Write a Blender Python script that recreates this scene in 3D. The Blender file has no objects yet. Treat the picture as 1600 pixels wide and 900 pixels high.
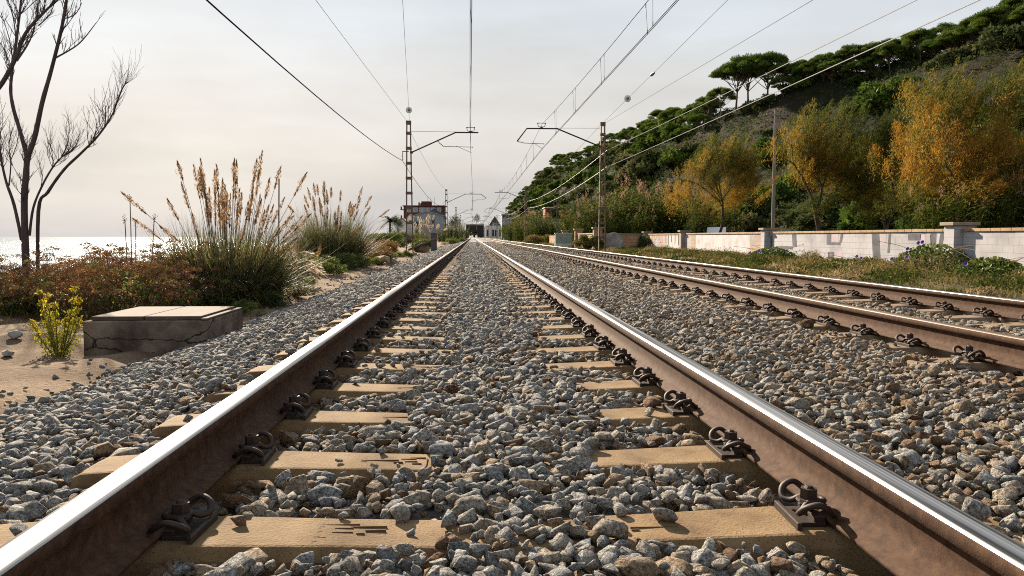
import bpy, bmesh, math, random
import numpy as np
from mathutils import Vector, Matrix, noise as mnoise

random.seed(7)
rng = np.random.default_rng(11)
R = math.radians
sc = bpy.context.scene
COL = sc.collection

# ------------------------------------------------------------------ camera
FPX = 1200.0                      # focal length in pixels of the 1600 px wide photograph
PITCH = math.atan(80 / FPX)       # looking slightly down
YAW = math.atan(62 / FPX * math.cos(PITCH))
CAM = Vector((0, 0, 0.712))
cd = bpy.data.cameras.new('camera'); cam = bpy.data.objects.new('camera', cd); COL.objects.link(cam)
cd.sensor_width = 36.0; cd.lens = FPX / 1600 * 36.0
cd.clip_start = 0.05; cd.clip_end = 60000
cam.location = CAM; cam.rotation_euler = (math.pi / 2 - PITCH, 0, -YAW)
sc.camera = cam
FW = Vector((math.sin(YAW) * math.cos(PITCH), math.cos(YAW) * math.cos(PITCH), -math.sin(PITCH)))
RT = Vector((math.cos(YAW), -math.sin(YAW), 0))
UP = RT.cross(FW)

def ray(px, py):
    return FW * FPX + RT * (px - 800) + UP * (450 - py)
def P(px, py, Y):                 # survey: the point seen at a photo pixel, at distance Y along the line
    d = ray(px, py); return CAM + d * (Y / d.y)
def G(px, py, z):                 # survey: the point seen at a photo pixel, at height z
    d = ray(px, py); return CAM + d * ((z - CAM.z) / d.z)

# ------------------------------------------------------------------ sky, sun, exposure
SUN_AZ, SUN_EL = R(23), R(25)     # sun ahead, to the left of the line
S = Vector((-math.sin(SUN_AZ) * math.cos(SUN_EL), math.cos(SUN_AZ) * math.cos(SUN_EL), math.sin(SUN_EL)))
sd = bpy.data.lights.new('sun', 'SUN'); so = bpy.data.objects.new('sun', sd); COL.objects.link(so)
sd.energy = 5.0; sd.angle = R(0.8); sd.color = (1.0, 0.85, 0.66)
so.rotation_euler = S.to_track_quat('Z', 'Y').to_euler(); so.location = (-30, 60, 40)
EXPO = 1.5
sc.view_settings.view_transform = 'Standard'; sc.view_settings.look = 'None'
sc.view_settings.exposure = EXPO; sc.view_settings.gamma = 1.0
sc.view_settings.use_curve_mapping = False
sc.cycles.use_denoising = False; sc.cycles.pixel_filter_type = 'BLACKMAN_HARRIS'; sc.cycles.filter_width = 1.05
sc.cycles.max_bounces = 5; sc.cycles.diffuse_bounces = 2; sc.cycles.glossy_bounces = 2
sc.cycles.transmission_bounces = 3; sc.cycles.transparent_max_bounces = 4
sc.cycles.caustics_reflective = False; sc.cycles.caustics_refractive = False
sc.cycles.sample_clamp_indirect = 4.0

def world():
    w = bpy.data.worlds.new('World'); sc.world = w; w.use_nodes = True
    nt = w.node_tree; nt.nodes.clear(); N = nt.nodes.new; L = nt.links.new
    out = N('ShaderNodeOutputWorld'); bg = N('ShaderNodeBackground'); bg2 = N('ShaderNodeBackground')
    sky = N('ShaderNodeTexSky'); sky.sky_type = 'NISHITA'; sky.sun_disc = False
    sky.sun_elevation = SUN_EL; sky.sun_rotation = -SUN_AZ
    sky.dust_density = 1.5; sky.air_density = 1.0
    L(sky.outputs[0], bg.inputs[0]); bg.inputs[1].default_value = 0.06
    tc = N('ShaderNodeTexCoord'); sx = N('ShaderNodeSeparateXYZ'); L(tc.outputs['Generated'], sx.inputs[0])
    ramp = N('ShaderNodeValToRGB'); cr = ramp.color_ramp
    k = 1.06 / (2 ** EXPO)
    stops = [(0.0, (.50, .51, .535)), (0.02, (.545, .545, .555)), (0.075, (.63, .60, .565)), (0.12, (.69, .66, .615)),
             (0.18, (.71, .695, .67)), (0.26, (.67, .71, .745)), (0.45, (.60, .67, .75)), (1.0, (.42, .49, .58))]
    while len(cr.elements) < len(stops): cr.elements.new(0.5)
    for e, (p, c) in zip(cr.elements, stops):
        e.position = p; e.color = (c[0], c[1], c[2], 1)
    # soft streaks of thin cloud shift the band heights a little
    mp = N('ShaderNodeMapping'); mp.inputs['Scale'].default_value = (1.6, 1.6, 7.0); L(tc.outputs['Generated'], mp.inputs[0])
    nz = N('ShaderNodeTexNoise'); nz.inputs['Scale'].default_value = 1.7; nz.inputs['Detail'].default_value = 5; nz.inputs['Roughness'].default_value = .55
    L(mp.outputs[0], nz.inputs[0])
    m1 = N('ShaderNodeMath'); m1.operation = 'MULTIPLY_ADD'; m1.inputs[1].default_value = 0.10; m1.inputs[2].default_value = -0.05
    L(nz.outputs[0], m1.inputs[0])
    ad = N('ShaderNodeMath'); ad.operation = 'ADD'; L(sx.outputs[2], ad.inputs[0]); L(m1.outputs[0], ad.inputs[1])
    L(ad.outputs[0], ramp.inputs[0])
    # brighter, creamier towards the sun
    dt = N('ShaderNodeVectorMath'); dt.operation = 'DOT_PRODUCT'; L(tc.outputs['Generated'], dt.inputs[0]); dt.inputs[1].default_value = S
    mr = N('ShaderNodeMapRange'); mr.interpolation_type = 'SMOOTHSTEP'
    mr.inputs['From Min'].default_value = 0.55; mr.inputs['From Max'].default_value = 1.0
    mr.inputs['To Min'].default_value = 0.94; mr.inputs['To Max'].default_value = 1.07
    L(dt.outputs['Value'], mr.inputs[0])
    m2 = N('ShaderNodeMath'); m2.operation = 'MULTIPLY_ADD'; m2.inputs[1].default_value = 0.50; m2.inputs[2].default_value = 0.74
    L(nz.outputs[0], m2.inputs[0])
    m3 = N('ShaderNodeMath'); m3.operation = 'MULTIPLY'; L(mr.outputs[0], m3.inputs[0]); L(m2.outputs[0], m3.inputs[1])
    m4 = N('ShaderNodeMath'); m4.operation = 'MULTIPLY'; m4.inputs[1].default_value = k; L(m3.outputs[0], m4.inputs[0])
    L(ramp.outputs[0], bg2.inputs[0]); L(m4.outputs[0], bg2.inputs[1])
    mx = N('ShaderNodeMixShader'); mx.inputs[0].default_value = 0.97
    L(bg.outputs[0], mx.inputs[1]); L(bg2.outputs[0], mx.inputs[2]); L(mx.outputs[0], out.inputs[0])
world()

# ------------------------------------------------------------------ helpers
def tag(o, label=None, cat=None, group=None, kind=None):
    if label: o['label'] = label
    if cat: o['category'] = cat
    if group: o['group'] = group
    if kind: o['kind'] = kind
    return o

def link(name, me, parent=None, mat=None):
    o = bpy.data.objects.new(name, me); COL.objects.link(o)
    if mat is not None:
        for m in (mat if isinstance(mat, (list, tuple)) else [mat]): me.materials.append(m)
    if parent is not None: o.parent = parent
    return o

def empty(name, loc=(0, 0, 0), rz=0.0):
    o = bpy.data.objects.new(name, None); COL.objects.link(o)
    o.location = loc; o.rotation_euler = (0, 0, rz); o.empty_display_size = 0.2
    return o

KIDS = {}
def copy_tree(o, parent=None, loc=None, rz=None, scale=None):
    c = o.copy(); COL.objects.link(c)
    if parent is not None: c.parent = parent
    if loc is not None: c.location = loc
    if rz is not None: c.rotation_euler = (0, 0, rz)
    if scale is not None: c.scale = scale if hasattr(scale, '__len__') else (scale,) * 3
    for ch in list(o.children): copy_tree(ch, c)
    return c

class MB:
    """collects simple shapes and links them as ONE mesh object"""
    def __init__(s): s.v = []; s.f = []; s.mi = []; s.m = 0
    def add(s, vs, fs):
        b = len(s.v); s.v += [tuple(v) for v in vs]; s.f += [tuple(b + i for i in f) for f in fs]; s.mi += [s.m] * len(fs)
    def box(s, c, d, rz=0.0, M=None):
        x, y, z = d[0] / 2, d[1] / 2, d[2] / 2
        vs = [Vector((sx * x, sy * y, sz * z)) for sz in (-1, 1) for sy in (-1, 1) for sx in (-1, 1)]
        if M is not None: vs = [M @ v for v in vs]
        if rz: vs = [Matrix.Rotation(rz, 3, 'Z') @ v for v in vs]
        c = Vector(c)
        s.add([v + c for v in vs], [(0, 2, 3, 1), (4, 5, 7, 6), (0, 1, 5, 4), (2, 6, 7, 3), (0, 4, 6, 2), (1, 3, 7, 5)])
    def tube(s, pts, rad, n=6, cap=True):
        pts = [Vector(p) for p in pts]
        if not hasattr(rad, '__len__'): rad = [rad] * len(pts)
        b = len(s.v); prev = None
        for i, p in enumerate(pts):
            t = (pts[min(i + 1, len(pts) - 1)] - pts[max(i - 1, 0)])
            t = t.normalized() if t.length > 1e-9 else Vector((0, 0, 1))
            if prev is None:
                a = t.orthogonal().normalized()
            else:
                a = prev - t * prev.dot(t); a = a.normalized() if a.length > 1e-6 else t.orthogonal().normalized()
            prev = a; c = t.cross(a)
            for k in range(n):
                w = 2 * math.pi * k / n
                s.v.append(tuple(p + (a * math.cos(w) + c * math.sin(w)) * rad[i]))
        for i in range(len(pts) - 1):
            for k in range(n):
                s.f.append((b + i * n + k, b + i * n + (k + 1) % n, b + (i + 1) * n + (k + 1) % n, b + (i + 1) * n + k)); s.mi.append(s.m)
        if cap:
            s.f.append(tuple(b + k for k in reversed(range(n)))); s.mi.append(s.m)
            e = b + (len(pts) - 1) * n; s.f.append(tuple(e + k for k in range(n))); s.mi.append(s.m)
    def prism(s, poly, a, b):
        """poly: list of 2-D points -> a(u,v) and b(u,v) give the two end positions"""
        n = len(poly); o = len(s.v)
        s.v += [tuple(a(u, v)) for u, v in poly] + [tuple(b(u, v)) for u, v in poly]
        for k in range(n): s.f.append((o + k, o + (k + 1) % n, o + n + (k + 1) % n, o + n + k)); s.mi.append(s.m)
        s.f.append(tuple(o + k for k in reversed(range(n)))); s.f.append(tuple(o + n + k for k in range(n))); s.mi += [s.m] * 2
    def quad(s, a, b, c, d): s.add([a, b, c, d], [(0, 1, 2, 3)])
    def build(s, name, mat, parent=None, smooth=False, bevel=0.0):
        me = bpy.data.meshes.new(name); me.from_pydata(s.v, [], s.f)
        if any(s.mi): me.polygons.foreach_set('material_index', s.mi)
        bm = bmesh.new(); bm.from_mesh(me)
        bmesh.ops.recalc_face_normals(bm, faces=bm.faces)
        if bevel:
            ed = [e for e in bm.edges if len(e.link_faces) == 2 and e.calc_face_angle(0) > 0.5]
            bmesh.ops.bevel(bm, geom=ed, offset=bevel, segments=2, affect='EDGES', profile=0.5)
        bm.to_mesh(me); bm.free()
        if smooth: me.polygons.foreach_set('use_smooth', [True] * len(me.polygons))
        me.update()
        return link(name, me, parent, mat)

def smooth_path(pts, k=6):
    pts = [Vector(p) for p in pts]; out = []
    for i in range(len(pts) - 1):
        p0, p1, p2, p3 = pts[max(i - 1, 0)], pts[i], pts[i + 1], pts[min(i + 2, len(pts) - 1)]
        for j in range(k):
            t = j / k
            out.append(0.5 * ((2 * p1) + (p2 - p0) * t + (2 * p0 - 5 * p1 + 4 * p2 - p3) * t * t + (3 * p1 - p0 - 3 * p2 + p3) * t ** 3))
    out.append(pts[-1]); return out

def mesh_np(name, V, F, tint=None, mat=None, parent=None, smooth=False):
    V = np.asarray(V, dtype=np.float32); F = np.asarray(F, dtype=np.int32)
    me = bpy.data.meshes.new(name); k = F.shape[1]
    me.vertices.add(len(V)); me.vertices.foreach_set('co', V.ravel())
    me.loops.add(F.size); me.loops.foreach_set('vertex_index', F.ravel())
    me.polygons.add(len(F)); me.polygons.foreach_set('loop_start', np.arange(0, F.size, k, dtype=np.int32))
    if smooth: me.polygons.foreach_set('use_smooth', np.ones(len(F), dtype=bool))
    me.update(calc_edges=True)
    if tint is not None:
        at = me.attributes.new('tint', 'FLOAT', 'FACE'); at.data.foreach_set('value', np.asarray(tint, dtype=np.float32))
    return link(name, me, parent, mat)

def unit(a): return a / np.maximum(np.linalg.norm(a, axis=1, keepdims=True), 1e-9)
def rnd_dirs(n): return unit(rng.normal(size=(n, 3)))

class Leaves:
    """leaf diamonds and grass strips gathered into one mesh"""
    def __init__(s): s.V = []; s.F = []; s.T = []; s.n = 0
    def _add(s, V, F, T):
        s.V.append(V); s.F.append(F + s.n); s.T.append(T); s.n += len(V)
    def leaf(s, C, D, L, W, tint):
        C = np.asarray(C, float); n = len(C); D = unit(np.asarray(D, float))
        side = unit(np.cross(D, rnd_dirs(n))); L = np.broadcast_to(L, n)[:, None]; W = np.broadcast_to(W, n)[:, None]
        V = np.stack([C - D * L / 2, C + side * W / 2, C + D * L / 2, C - side * W / 2], 1).reshape(-1, 3)
        s._add(V, np.arange(4 * n).reshape(n, 4), np.broadcast_to(tint, n).astype(float))
    def strip(s, B, D, L, W, droop, tint, K=3, taper=1.0):
        """curved blades: base B, start direction D, length L, bending down by droop (share of L)"""
        B = np.asarray(B, float); n = len(B); D = unit(np.asarray(D, float))
        L = np.broadcast_to(L, n)[:, None]; W = np.broadcast_to(W, n)[:, None]; droop = np.broadcast_to(droop, n)[:, None]
        side = np.cross(D, np.array([0, 0, 1.0])) + rnd_dirs(n) * 0.25; side = unit(side)
        rows = []
        for k in range(K + 1):
            t = k / K
            p = B + D * L * t; p[:, 2] -= (droop * L * t * t)[:, 0]
            w = W * (1 - taper * t ** 1.5) * 0.5 + 0.0004
            rows += [p - side * w, p + side * w]
        V = np.stack(rows, 1).reshape(-1, 3); m = 2 * (K + 1)
        base = np.arange(n)[:, None, None] * m; q = np.array([[2 * k, 2 * k + 1, 2 * k + 3, 2 * k + 2] for k in range(K)])[None]
        s._add(V, (base + q).reshape(-1, 4), np.repeat(np.broadcast_to(tint, n).astype(float), K))
    def build(s, name, mat, parent=None):
        return mesh_np(name, np.concatenate(s.V), np.concatenate(s.F), np.concatenate(s.T), mat, parent)

# ------------------------------------------------------------------ materials
def nodes(name):
    m = bpy.data.materials.new(name); m.use_nodes = True; nt = m.node_tree; nt.nodes.clear()
    out = nt.nodes.new('ShaderNodeOutputMaterial'); return m, nt, nt.nodes.new, nt.links.new, out

def ramp_node(N, stops):
    r = N('ShaderNodeValToRGB'); cr = r.color_ramp
    while len(cr.elements) < len(stops): cr.elements.new(0.5)
    for e, (p, c) in zip(cr.elements, stops): e.position = p; e.color = (c[0], c[1], c[2], 1)
    return r

def surf(name, stops, scale=5.0, rough=0.8, metal=0.0, bump=0.3, bscale=None, detail=6, stretch=(1, 1, 1), dist=0.02, spec=0.3, speck=None):
    """noise-coloured surface in object coordinates with a finer bump; speck=(scale, amount, colour) adds dark pits"""
    m, nt, N, L, out = nodes(name); b = N('ShaderNodeBsdfPrincipled'); L(b.outputs[0], out.inputs[0])
    tc = N('ShaderNodeTexCoord'); mp = N('ShaderNodeMapping'); mp.inputs['Scale'].default_value = stretch; L(tc.outputs['Object'], mp.inputs[0])
    nz = N('ShaderNodeTexNoise'); nz.inputs['Scale'].default_value = scale; nz.inputs['Detail'].default_value = detail; nz.inputs['Roughness'].default_value = .62
    L(mp.outputs[0], nz.inputs[0])
    r = ramp_node(N, stops); L(nz.outputs[0], r.inputs[0]); col = r.outputs[0]
    n2 = N('ShaderNodeTexNoise'); n2.inputs['Scale'].default_value = bscale or scale * 6; n2.inputs['Detail'].default_value = 4; L(mp.outputs[0], n2.inputs[0])
    h = n2.outputs[0]
    if speck:
        vz = N('ShaderNodeTexVoronoi'); vz.inputs['Scale'].default_value = speck[0]; L(mp.outputs[0], vz.inputs[0])
        lt = N('ShaderNodeMath'); lt.operation = 'LESS_THAN'; lt.inputs[1].default_value = speck[1]; L(vz.outputs['Distance'], lt.inputs[0])
        mx = N('ShaderNodeMix'); mx.data_type = 'RGBA'; L(lt.outputs[0], mx.inputs[0]); L(col, mx.inputs[6]); mx.inputs[7].default_value = (*speck[2], 1); col = mx.outputs[2]
        sb = N('ShaderNodeMath'); sb.operation = 'SUBTRACT'; L(h, sb.inputs[0]); L(lt.outputs[0], sb.inputs[1]); h = sb.outputs[0]
    L(col, b.inputs['Base Color'])
    b.inputs['Roughness'].default_value = rough; b.inputs['Metallic'].default_value = metal; b.inputs['Specular IOR Level'].default_value = spec
    bp = N('ShaderNodeBump'); bp.inputs['Strength'].default_value = bump; bp.inputs['Distance'].default_value = dist
    L(h, bp.inputs['Height']); L(bp.outputs[0], b.inputs['Normal'])
    return m

def leafmat(name, stops, trans=0.4, gloss=0.03):
    m, nt, N, L, out = nodes(name)
    at = N('ShaderNodeAttribute'); at.attribute_name = 'tint'
    r = ramp_node(N, stops); L(at.outputs['Fac'], r.inputs[0])
    d = N('ShaderNodeBsdfDiffuse'); t = N('ShaderNodeBsdfTranslucent'); L(r.outputs[0], d.inputs[0]); L(r.outputs[0], t.inputs[0])
    mx = N('ShaderNodeMixShader'); mx.inputs[0].default_value = trans; L(d.outputs[0], mx.inputs[1]); L(t.outputs[0], mx.inputs[2])
    g = N('ShaderNodeBsdfGlossy'); g.inputs['Roughness'].default_value = .45
    m2 = N('ShaderNodeMixShader'); m2.inputs[0].default_value = gloss; L(mx.outputs[0], m2.inputs[1]); L(g.outputs[0], m2.inputs[2])
    L(m2.outputs[0], out.inputs[0]); return m

def plain(name, c, rough=.6, metal=0, spec=.4):
    return surf(name, [(.3, tuple(x * .85 for x in c)), (.7, tuple(min(1, x * 1.1) for x in c))], 6, rough, metal, .1, spec=spec)

M = {}
M['rust'] = surf('rail_rust', [(.30, (.026, .012, .006)), (.45, (.055, .026, .013)), (.6, (.078, .039, .020)), (.75, (.115, .062, .034))], 40, .88, 0, .8, 260, stretch=(1, .8, 1), detail=10, dist=.001, spec=.25)
M['dark_steel'] = surf('fastener_steel', [(.3, (.020, .012, .009)), (.7, (.052, .030, .021))], 40, .62, .2, .3, 300, dist=.001, spec=.4)
M['concrete'] = surf('sleeper_concrete', [(.30, (.075, .046, .024)), (.41, (.145, .090, .044)), (.52, (.195, .126, .062)), (.62, (.220, .146, .075)), (.78, (.28, .205, .125))], 5, .9, 0, .8, 140, dist=.003, speck=(120, .16, (.05, .028, .015)), spec=.2)
M['concrete_old'] = surf('sleeper_concrete_pale', [(.25, (.135, .088, .052)), (.5, (.20, .138, .088)), (.75, (.27, .205, .145))], 9, .9, 0, .6, 120, dist=.0015, speck=(60, .13, (.12, .08, .055)), spec=.2)
M['mast'] = surf('mast_steel', [(.3, (.085, .058, .042)), (.7, (.17, .122, .088))], 9, .75, .1, .2, 60, dist=.002)
M['arm'] = plain('cantilever_steel', (.035, .030, .029), .8, 0, .15)
M['wire'] = plain('wire_copper', (.022, .020, .020), .95, 0, .05)
M['cable'] = plain('sheathed_cable', (.30, .30, .32), .45, 0, .5)
M['insul'] = plain('insulator_glaze', (.10, .075, .06), .25)
M['glass_disc'] = plain('insulator_glass', (.55, .62, .60), .15)
M['sand'] = None

def m_steel(name, worn):
    m, nt, N, L, out = nodes(name); b = N('ShaderNodeBsdfPrincipled'); L(b.outputs[0], out.inputs[0])
    tc = N('ShaderNodeTexCoord'); mp = N('ShaderNodeMapping'); mp.inputs['Scale'].default_value = (90, .5, 20); L(tc.outputs['Object'], mp.inputs[0])
    nz = N('ShaderNodeTexNoise'); nz.inputs['Scale'].default_value = 1.0; nz.inputs['Detail'].default_value = 5; L(mp.outputs[0], nz.inputs[0])
    r = ramp_node(N, [(.36, (.05, .048, .046)), (.47, (.22, .215, .21)), (.62, (.46, .455, .45))] if not worn else [(.3, (.07, .040, .024)), (.52, (.11, .070, .045)), (.7, (.18, .14, .12))]); L(nz.outputs[0], r.inputs[0])
    L(r.outputs[0], b.inputs['Base Color']); b.inputs['Metallic'].default_value = 1.0 if not worn else .4
    rr = N('ShaderNodeMapRange'); rr.inputs['To Min'].default_value = .30 if not worn else .50; rr.inputs['To Max'].default_value = .50 if not worn else .6
    L(nz.outputs[0], rr.inputs[0]); L(rr.outputs[0], b.inputs['Roughness'])
    bp = N('ShaderNodeBump'); bp.inputs['Strength'].default_value = .12; bp.inputs['Distance'].default_value = .001; L(nz.outputs[0], bp.inputs['Height']); L(bp.outputs[0], b.inputs['Normal'])
    return m
M['polish'] = m_steel('rail_polished', False)
M['polish_worn'] = m_steel('rail_brown_top', True)

def m_stone():
    m, nt, N, L, out = nodes('ballast_granite'); b = N('ShaderNodeBsdfPrincipled'); L(b.outputs[0], out.inputs[0])
    tc = N('ShaderNodeTexCoord'); oi = N('ShaderNodeObjectInfo')
    ad = N('ShaderNodeVectorMath'); ad.operation = 'ADD'; sc_ = N('ShaderNodeVectorMath'); sc_.operation = 'SCALE'; sc_.inputs['Scale'].default_value = 40
    cx = N('ShaderNodeCombineXYZ'); L(oi.outputs['Random'], cx.inputs[0]); L(oi.outputs['Random'], cx.inputs[1]); L(cx.outputs[0], sc_.inputs[0])
    L(tc.outputs['Object'], ad.inputs[0]); L(sc_.outputs[0], ad.inputs[1])
    at = N('ShaderNodeAttribute'); at.attribute_type = 'INSTANCER'; at.attribute_name = 'tint'
    base = ramp_node(N, [(0.0, (.27, .28, .29)), (.25, (.40, .40, .39)), (.45, (.46, .43, .38)), (.62, (.42, .335, .24)), (.80, (.31, .20, .115)), (1.0, (.17, .088, .048))])
    L(at.outputs['Fac'], base.inputs[0])
    # granite: pale and black grains, then broad iron staining
    n1 = N('ShaderNodeTexNoise'); n1.inputs['Scale'].default_value = 11; n1.inputs['Detail'].default_value = 6; n1.inputs['Roughness'].default_value = .82; L(ad.outputs[0], n1.inputs[0])
    g = ramp_node(N, [(.38, (.12, .12, .13)), (.45, (.62, .62, .62)), (.52, (1.0, 1.0, 1.0)), (.60, (1.75, 1.72, 1.66))]); L(n1.outputs[0], g.inputs[0])
    mu = N('ShaderNodeMix'); mu.data_type = 'RGBA'; mu.blend_type = 'MULTIPLY'; mu.inputs[0].default_value = 1; L(base.outputs[0], mu.inputs[6]); L(g.outputs[0], mu.inputs[7])
    n2 = N('ShaderNodeTexNoise'); n2.inputs['Scale'].default_value = 1.5; n2.inputs['Detail'].default_value = 4; L(ad.outputs[0], n2.inputs[0])
    mr = N('ShaderNodeMapRange'); mr.inputs['From Min'].default_value = .50; mr.inputs['From Max'].default_value = .72; mr.inputs['To Max'].default_value = .55; L(n2.outputs[0], mr.inputs[0])
    m2 = N('ShaderNodeMix'); m2.data_type = 'RGBA'; L(mr.outputs[0], m2.inputs[0]); L(mu.outputs[2], m2.inputs[6]); m2.inputs[7].default_value = (.26, .17, .095, 1)
    L(m2.outputs[2], b.inputs['Base Color']); b.inputs['Roughness'].default_value = .85; b.inputs['Specular IOR Level'].default_value = .25
    n3 = N('ShaderNodeTexNoise'); n3.inputs['Scale'].default_value = 5; n3.inputs['Detail'].default_value = 7; n3.inputs['Roughness'].default_value = .7; L(ad.outputs[0], n3.inputs[0])
    bp = N('ShaderNodeBump'); bp.inputs['Strength'].default_value = .75; bp.inputs['Distance'].default_value = .25; L(n3.outputs[0], bp.inputs['Height']); L(bp.outputs[0], b.inputs['Normal'])
    return m
M['stone'] = m_stone()

def m_bed():
    """far ballast: stone-sized cells of mixed grey and brown"""
    m, nt, N, L, out = nodes('ballast_bed'); b = N('ShaderNodeBsdfPrincipled'); L(b.outputs[0], out.inputs[0])
    tc = N('ShaderNodeTexCoord'); v = N('ShaderNodeTexVoronoi'); v.inputs['Scale'].default_value = 16; L(tc.outputs['Object'], v.inputs[0])
    sx = N('ShaderNodeSeparateColor'); L(v.outputs['Color'], sx.inputs[0])
    r = ramp_node(N, [(0, (.06, .056, .055)), (.35, (.15, .145, .14)), (.65, (.22, .205, .19)), (1, (.17, .12, .08))]); L(sx.outputs[0], r.inputs[0])
    L(r.outputs[0], b.inputs['Base Color']); b.inputs['Roughness'].default_value = .9
    bp = N('ShaderNodeBump'); bp.invert = True; bp.inputs['Strength'].default_value = .8; bp.inputs['Distance'].default_value = .05; L(v.outputs['Distance'], bp.inputs['Height']); L(bp.outputs[0], b.inputs['Normal'])
    return m
M['bed'] = m_bed()

def m_ground():
    m, nt, N, L, out = nodes('ground_earth'); b = N('ShaderNodeBsdfPrincipled'); L(b.outputs[0], out.inputs[0])
    tc = N('ShaderNodeTexCoord'); sx = N('ShaderNodeSeparateXYZ'); L(tc.outputs['Object'], sx.inputs[0])
    n1 = N('ShaderNodeTexNoise'); n1.inputs['Scale'].default_value = 1.3; n1.inputs['Detail'].default_value = 7; L(tc.outputs['Object'], n1.inputs[0])
    n2 = N('ShaderNodeTexNoise'); n2.inputs['Scale'].default_value = 26; n2.inputs['Detail'].default_value = 6; n2.inputs['Roughness'].default_value = .7; L(tc.outputs['Object'], n2.inputs[0])
    sand = ramp_node(N, [(.3, (.10, .064, .038)), (.5, (.19, .128, .080)), (.7, (.28, .20, .135))]); L(n1.outputs[0], sand.inputs[0])
    grass = ramp_node(N, [(.3, (.035, .035, .014)), (.5, (.085, .068, .028)), (.7, (.15, .105, .052))]); L(n1.outputs[0], grass.inputs[0])
    f = N('ShaderNodeMapRange'); f.inputs['From Min'].default_value = 4.0; f.inputs['From Max'].default_value = 6.0; L(sx.outputs[0], f.inputs[0])
    mx = N('ShaderNodeMix'); mx.data_type = 'RGBA'; L(f.outputs[0], mx.inputs[0]); L(sand.outputs[0], mx.inputs[6]); L(grass.outputs[0], mx.inputs[7])
    g2 = ramp_node(N, [(.3, (.6, .6, .6)), (.6, (1.1, 1.1, 1.1))]); L(n2.outputs[0], g2.inputs[0])
    mu = N('ShaderNodeMix'); mu.data_type = 'RGBA'; mu.blend_type = 'MULTIPLY'; mu.inputs[0].default_value = .8; L(mx.outputs[2], mu.inputs[6]); L(g2.outputs[0], mu.inputs[7])
    L(mu.outputs[2], b.inputs['Base Color']); b.inputs['Roughness'].default_value = .95; b.inputs['Specular IOR Level'].default_value = .1
    bp = N('ShaderNodeBump'); bp.inputs['Strength'].default_value = .8; bp.inputs['Distance'].default_value = .04; L(n2.outputs[0], bp.inputs['Height']); L(bp.outputs[0], b.inputs['Normal'])
    return m
M['ground'] = m_ground()

def m_sea():
    m, nt, N, L, out = nodes('sea_water')
    tc = N('ShaderNodeTexCoord'); mp = N('ShaderNodeMapping'); mp.inputs['Scale'].default_value = (.30, 1.0, 1); mp.inputs['Rotation'].default_value = (0, 0, R(20)); L(tc.outputs['Object'], mp.inputs[0])
    n = N('ShaderNodeTexNoise'); n.inputs['Scale'].default_value = .16; n.inputs['Detail'].default_value = 9; n.inputs['Roughness'].default_value = .72; L(mp.outputs[0], n.inputs[0])
    d = N('ShaderNodeBsdfDiffuse'); r = ramp_node(N, [(.40, (.17, .20, .22)), (.5, (.27, .30, .315)), (.6, (.40, .42, .43))]); L(n.outputs[0], r.inputs[0]); L(r.outputs[0], d.inputs[0])
    g = N('ShaderNodeBsdfGlossy'); g.inputs['Roughness'].default_value = .15; g.inputs['Color'].default_value = (.85, .87, .88, 1)
    bp = N('ShaderNodeBump'); bp.inputs['Strength'].default_value = 1.0; bp.inputs['Distance'].default_value = .9; L(n.outputs[0], bp.inputs['Height']); L(bp.outputs[0], g.inputs['Normal'])
    mx = N('ShaderNodeMixShader'); mx.inputs[0].default_value = .055; L(d.outputs[0], mx.inputs[1]); L(g.outputs[0], mx.inputs[2]); L(mx.outputs[0], out.inputs[0])
    return m
M['sea'] = m_sea()

def m_hill():
    m, nt, N, L, out = nodes('hill_slope'); b = N('ShaderNodeBsdfPrincipled'); L(b.outputs[0], out.inputs[0])
    tc = N('ShaderNodeTexCoord')
    n1 = N('ShaderNodeTexNoise'); n1.inputs['Scale'].default_value = .09; n1.inputs['Detail'].default_value = 9; n1.inputs['Roughness'].default_value = .68; L(tc.outputs['Object'], n1.inputs[0])
    r = ramp_node(N, [(.30, (.008, .011, .005)), (.47, (.020, .024, .010)), (.57, (.034, .028, .015)), (.68, (.062, .042, .028)), (.82, (.11, .085, .065))]); L(n1.outputs[0], r.inputs[0])
    L(r.outputs[0], b.inputs['Base Color']); b.inputs['Roughness'].default_value = .95; b.inputs['Specular IOR Level'].default_value = .1
    n2 = N('ShaderNodeTexNoise'); n2.inputs['Scale'].default_value = .7; n2.inputs['Detail'].default_value = 8; n2.inputs['Roughness'].default_value = .75; L(tc.outputs['Object'], n2.inputs[0])
    bp = N('ShaderNodeBump'); bp.inputs['Strength'].default_value = 1; bp.inputs['Distance'].default_value = 1.6; L(n2.outputs[0], bp.inputs['Height']); L(bp.outputs[0], b.inputs['Normal'])
    return m
M['hill'] = m_hill()

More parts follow.
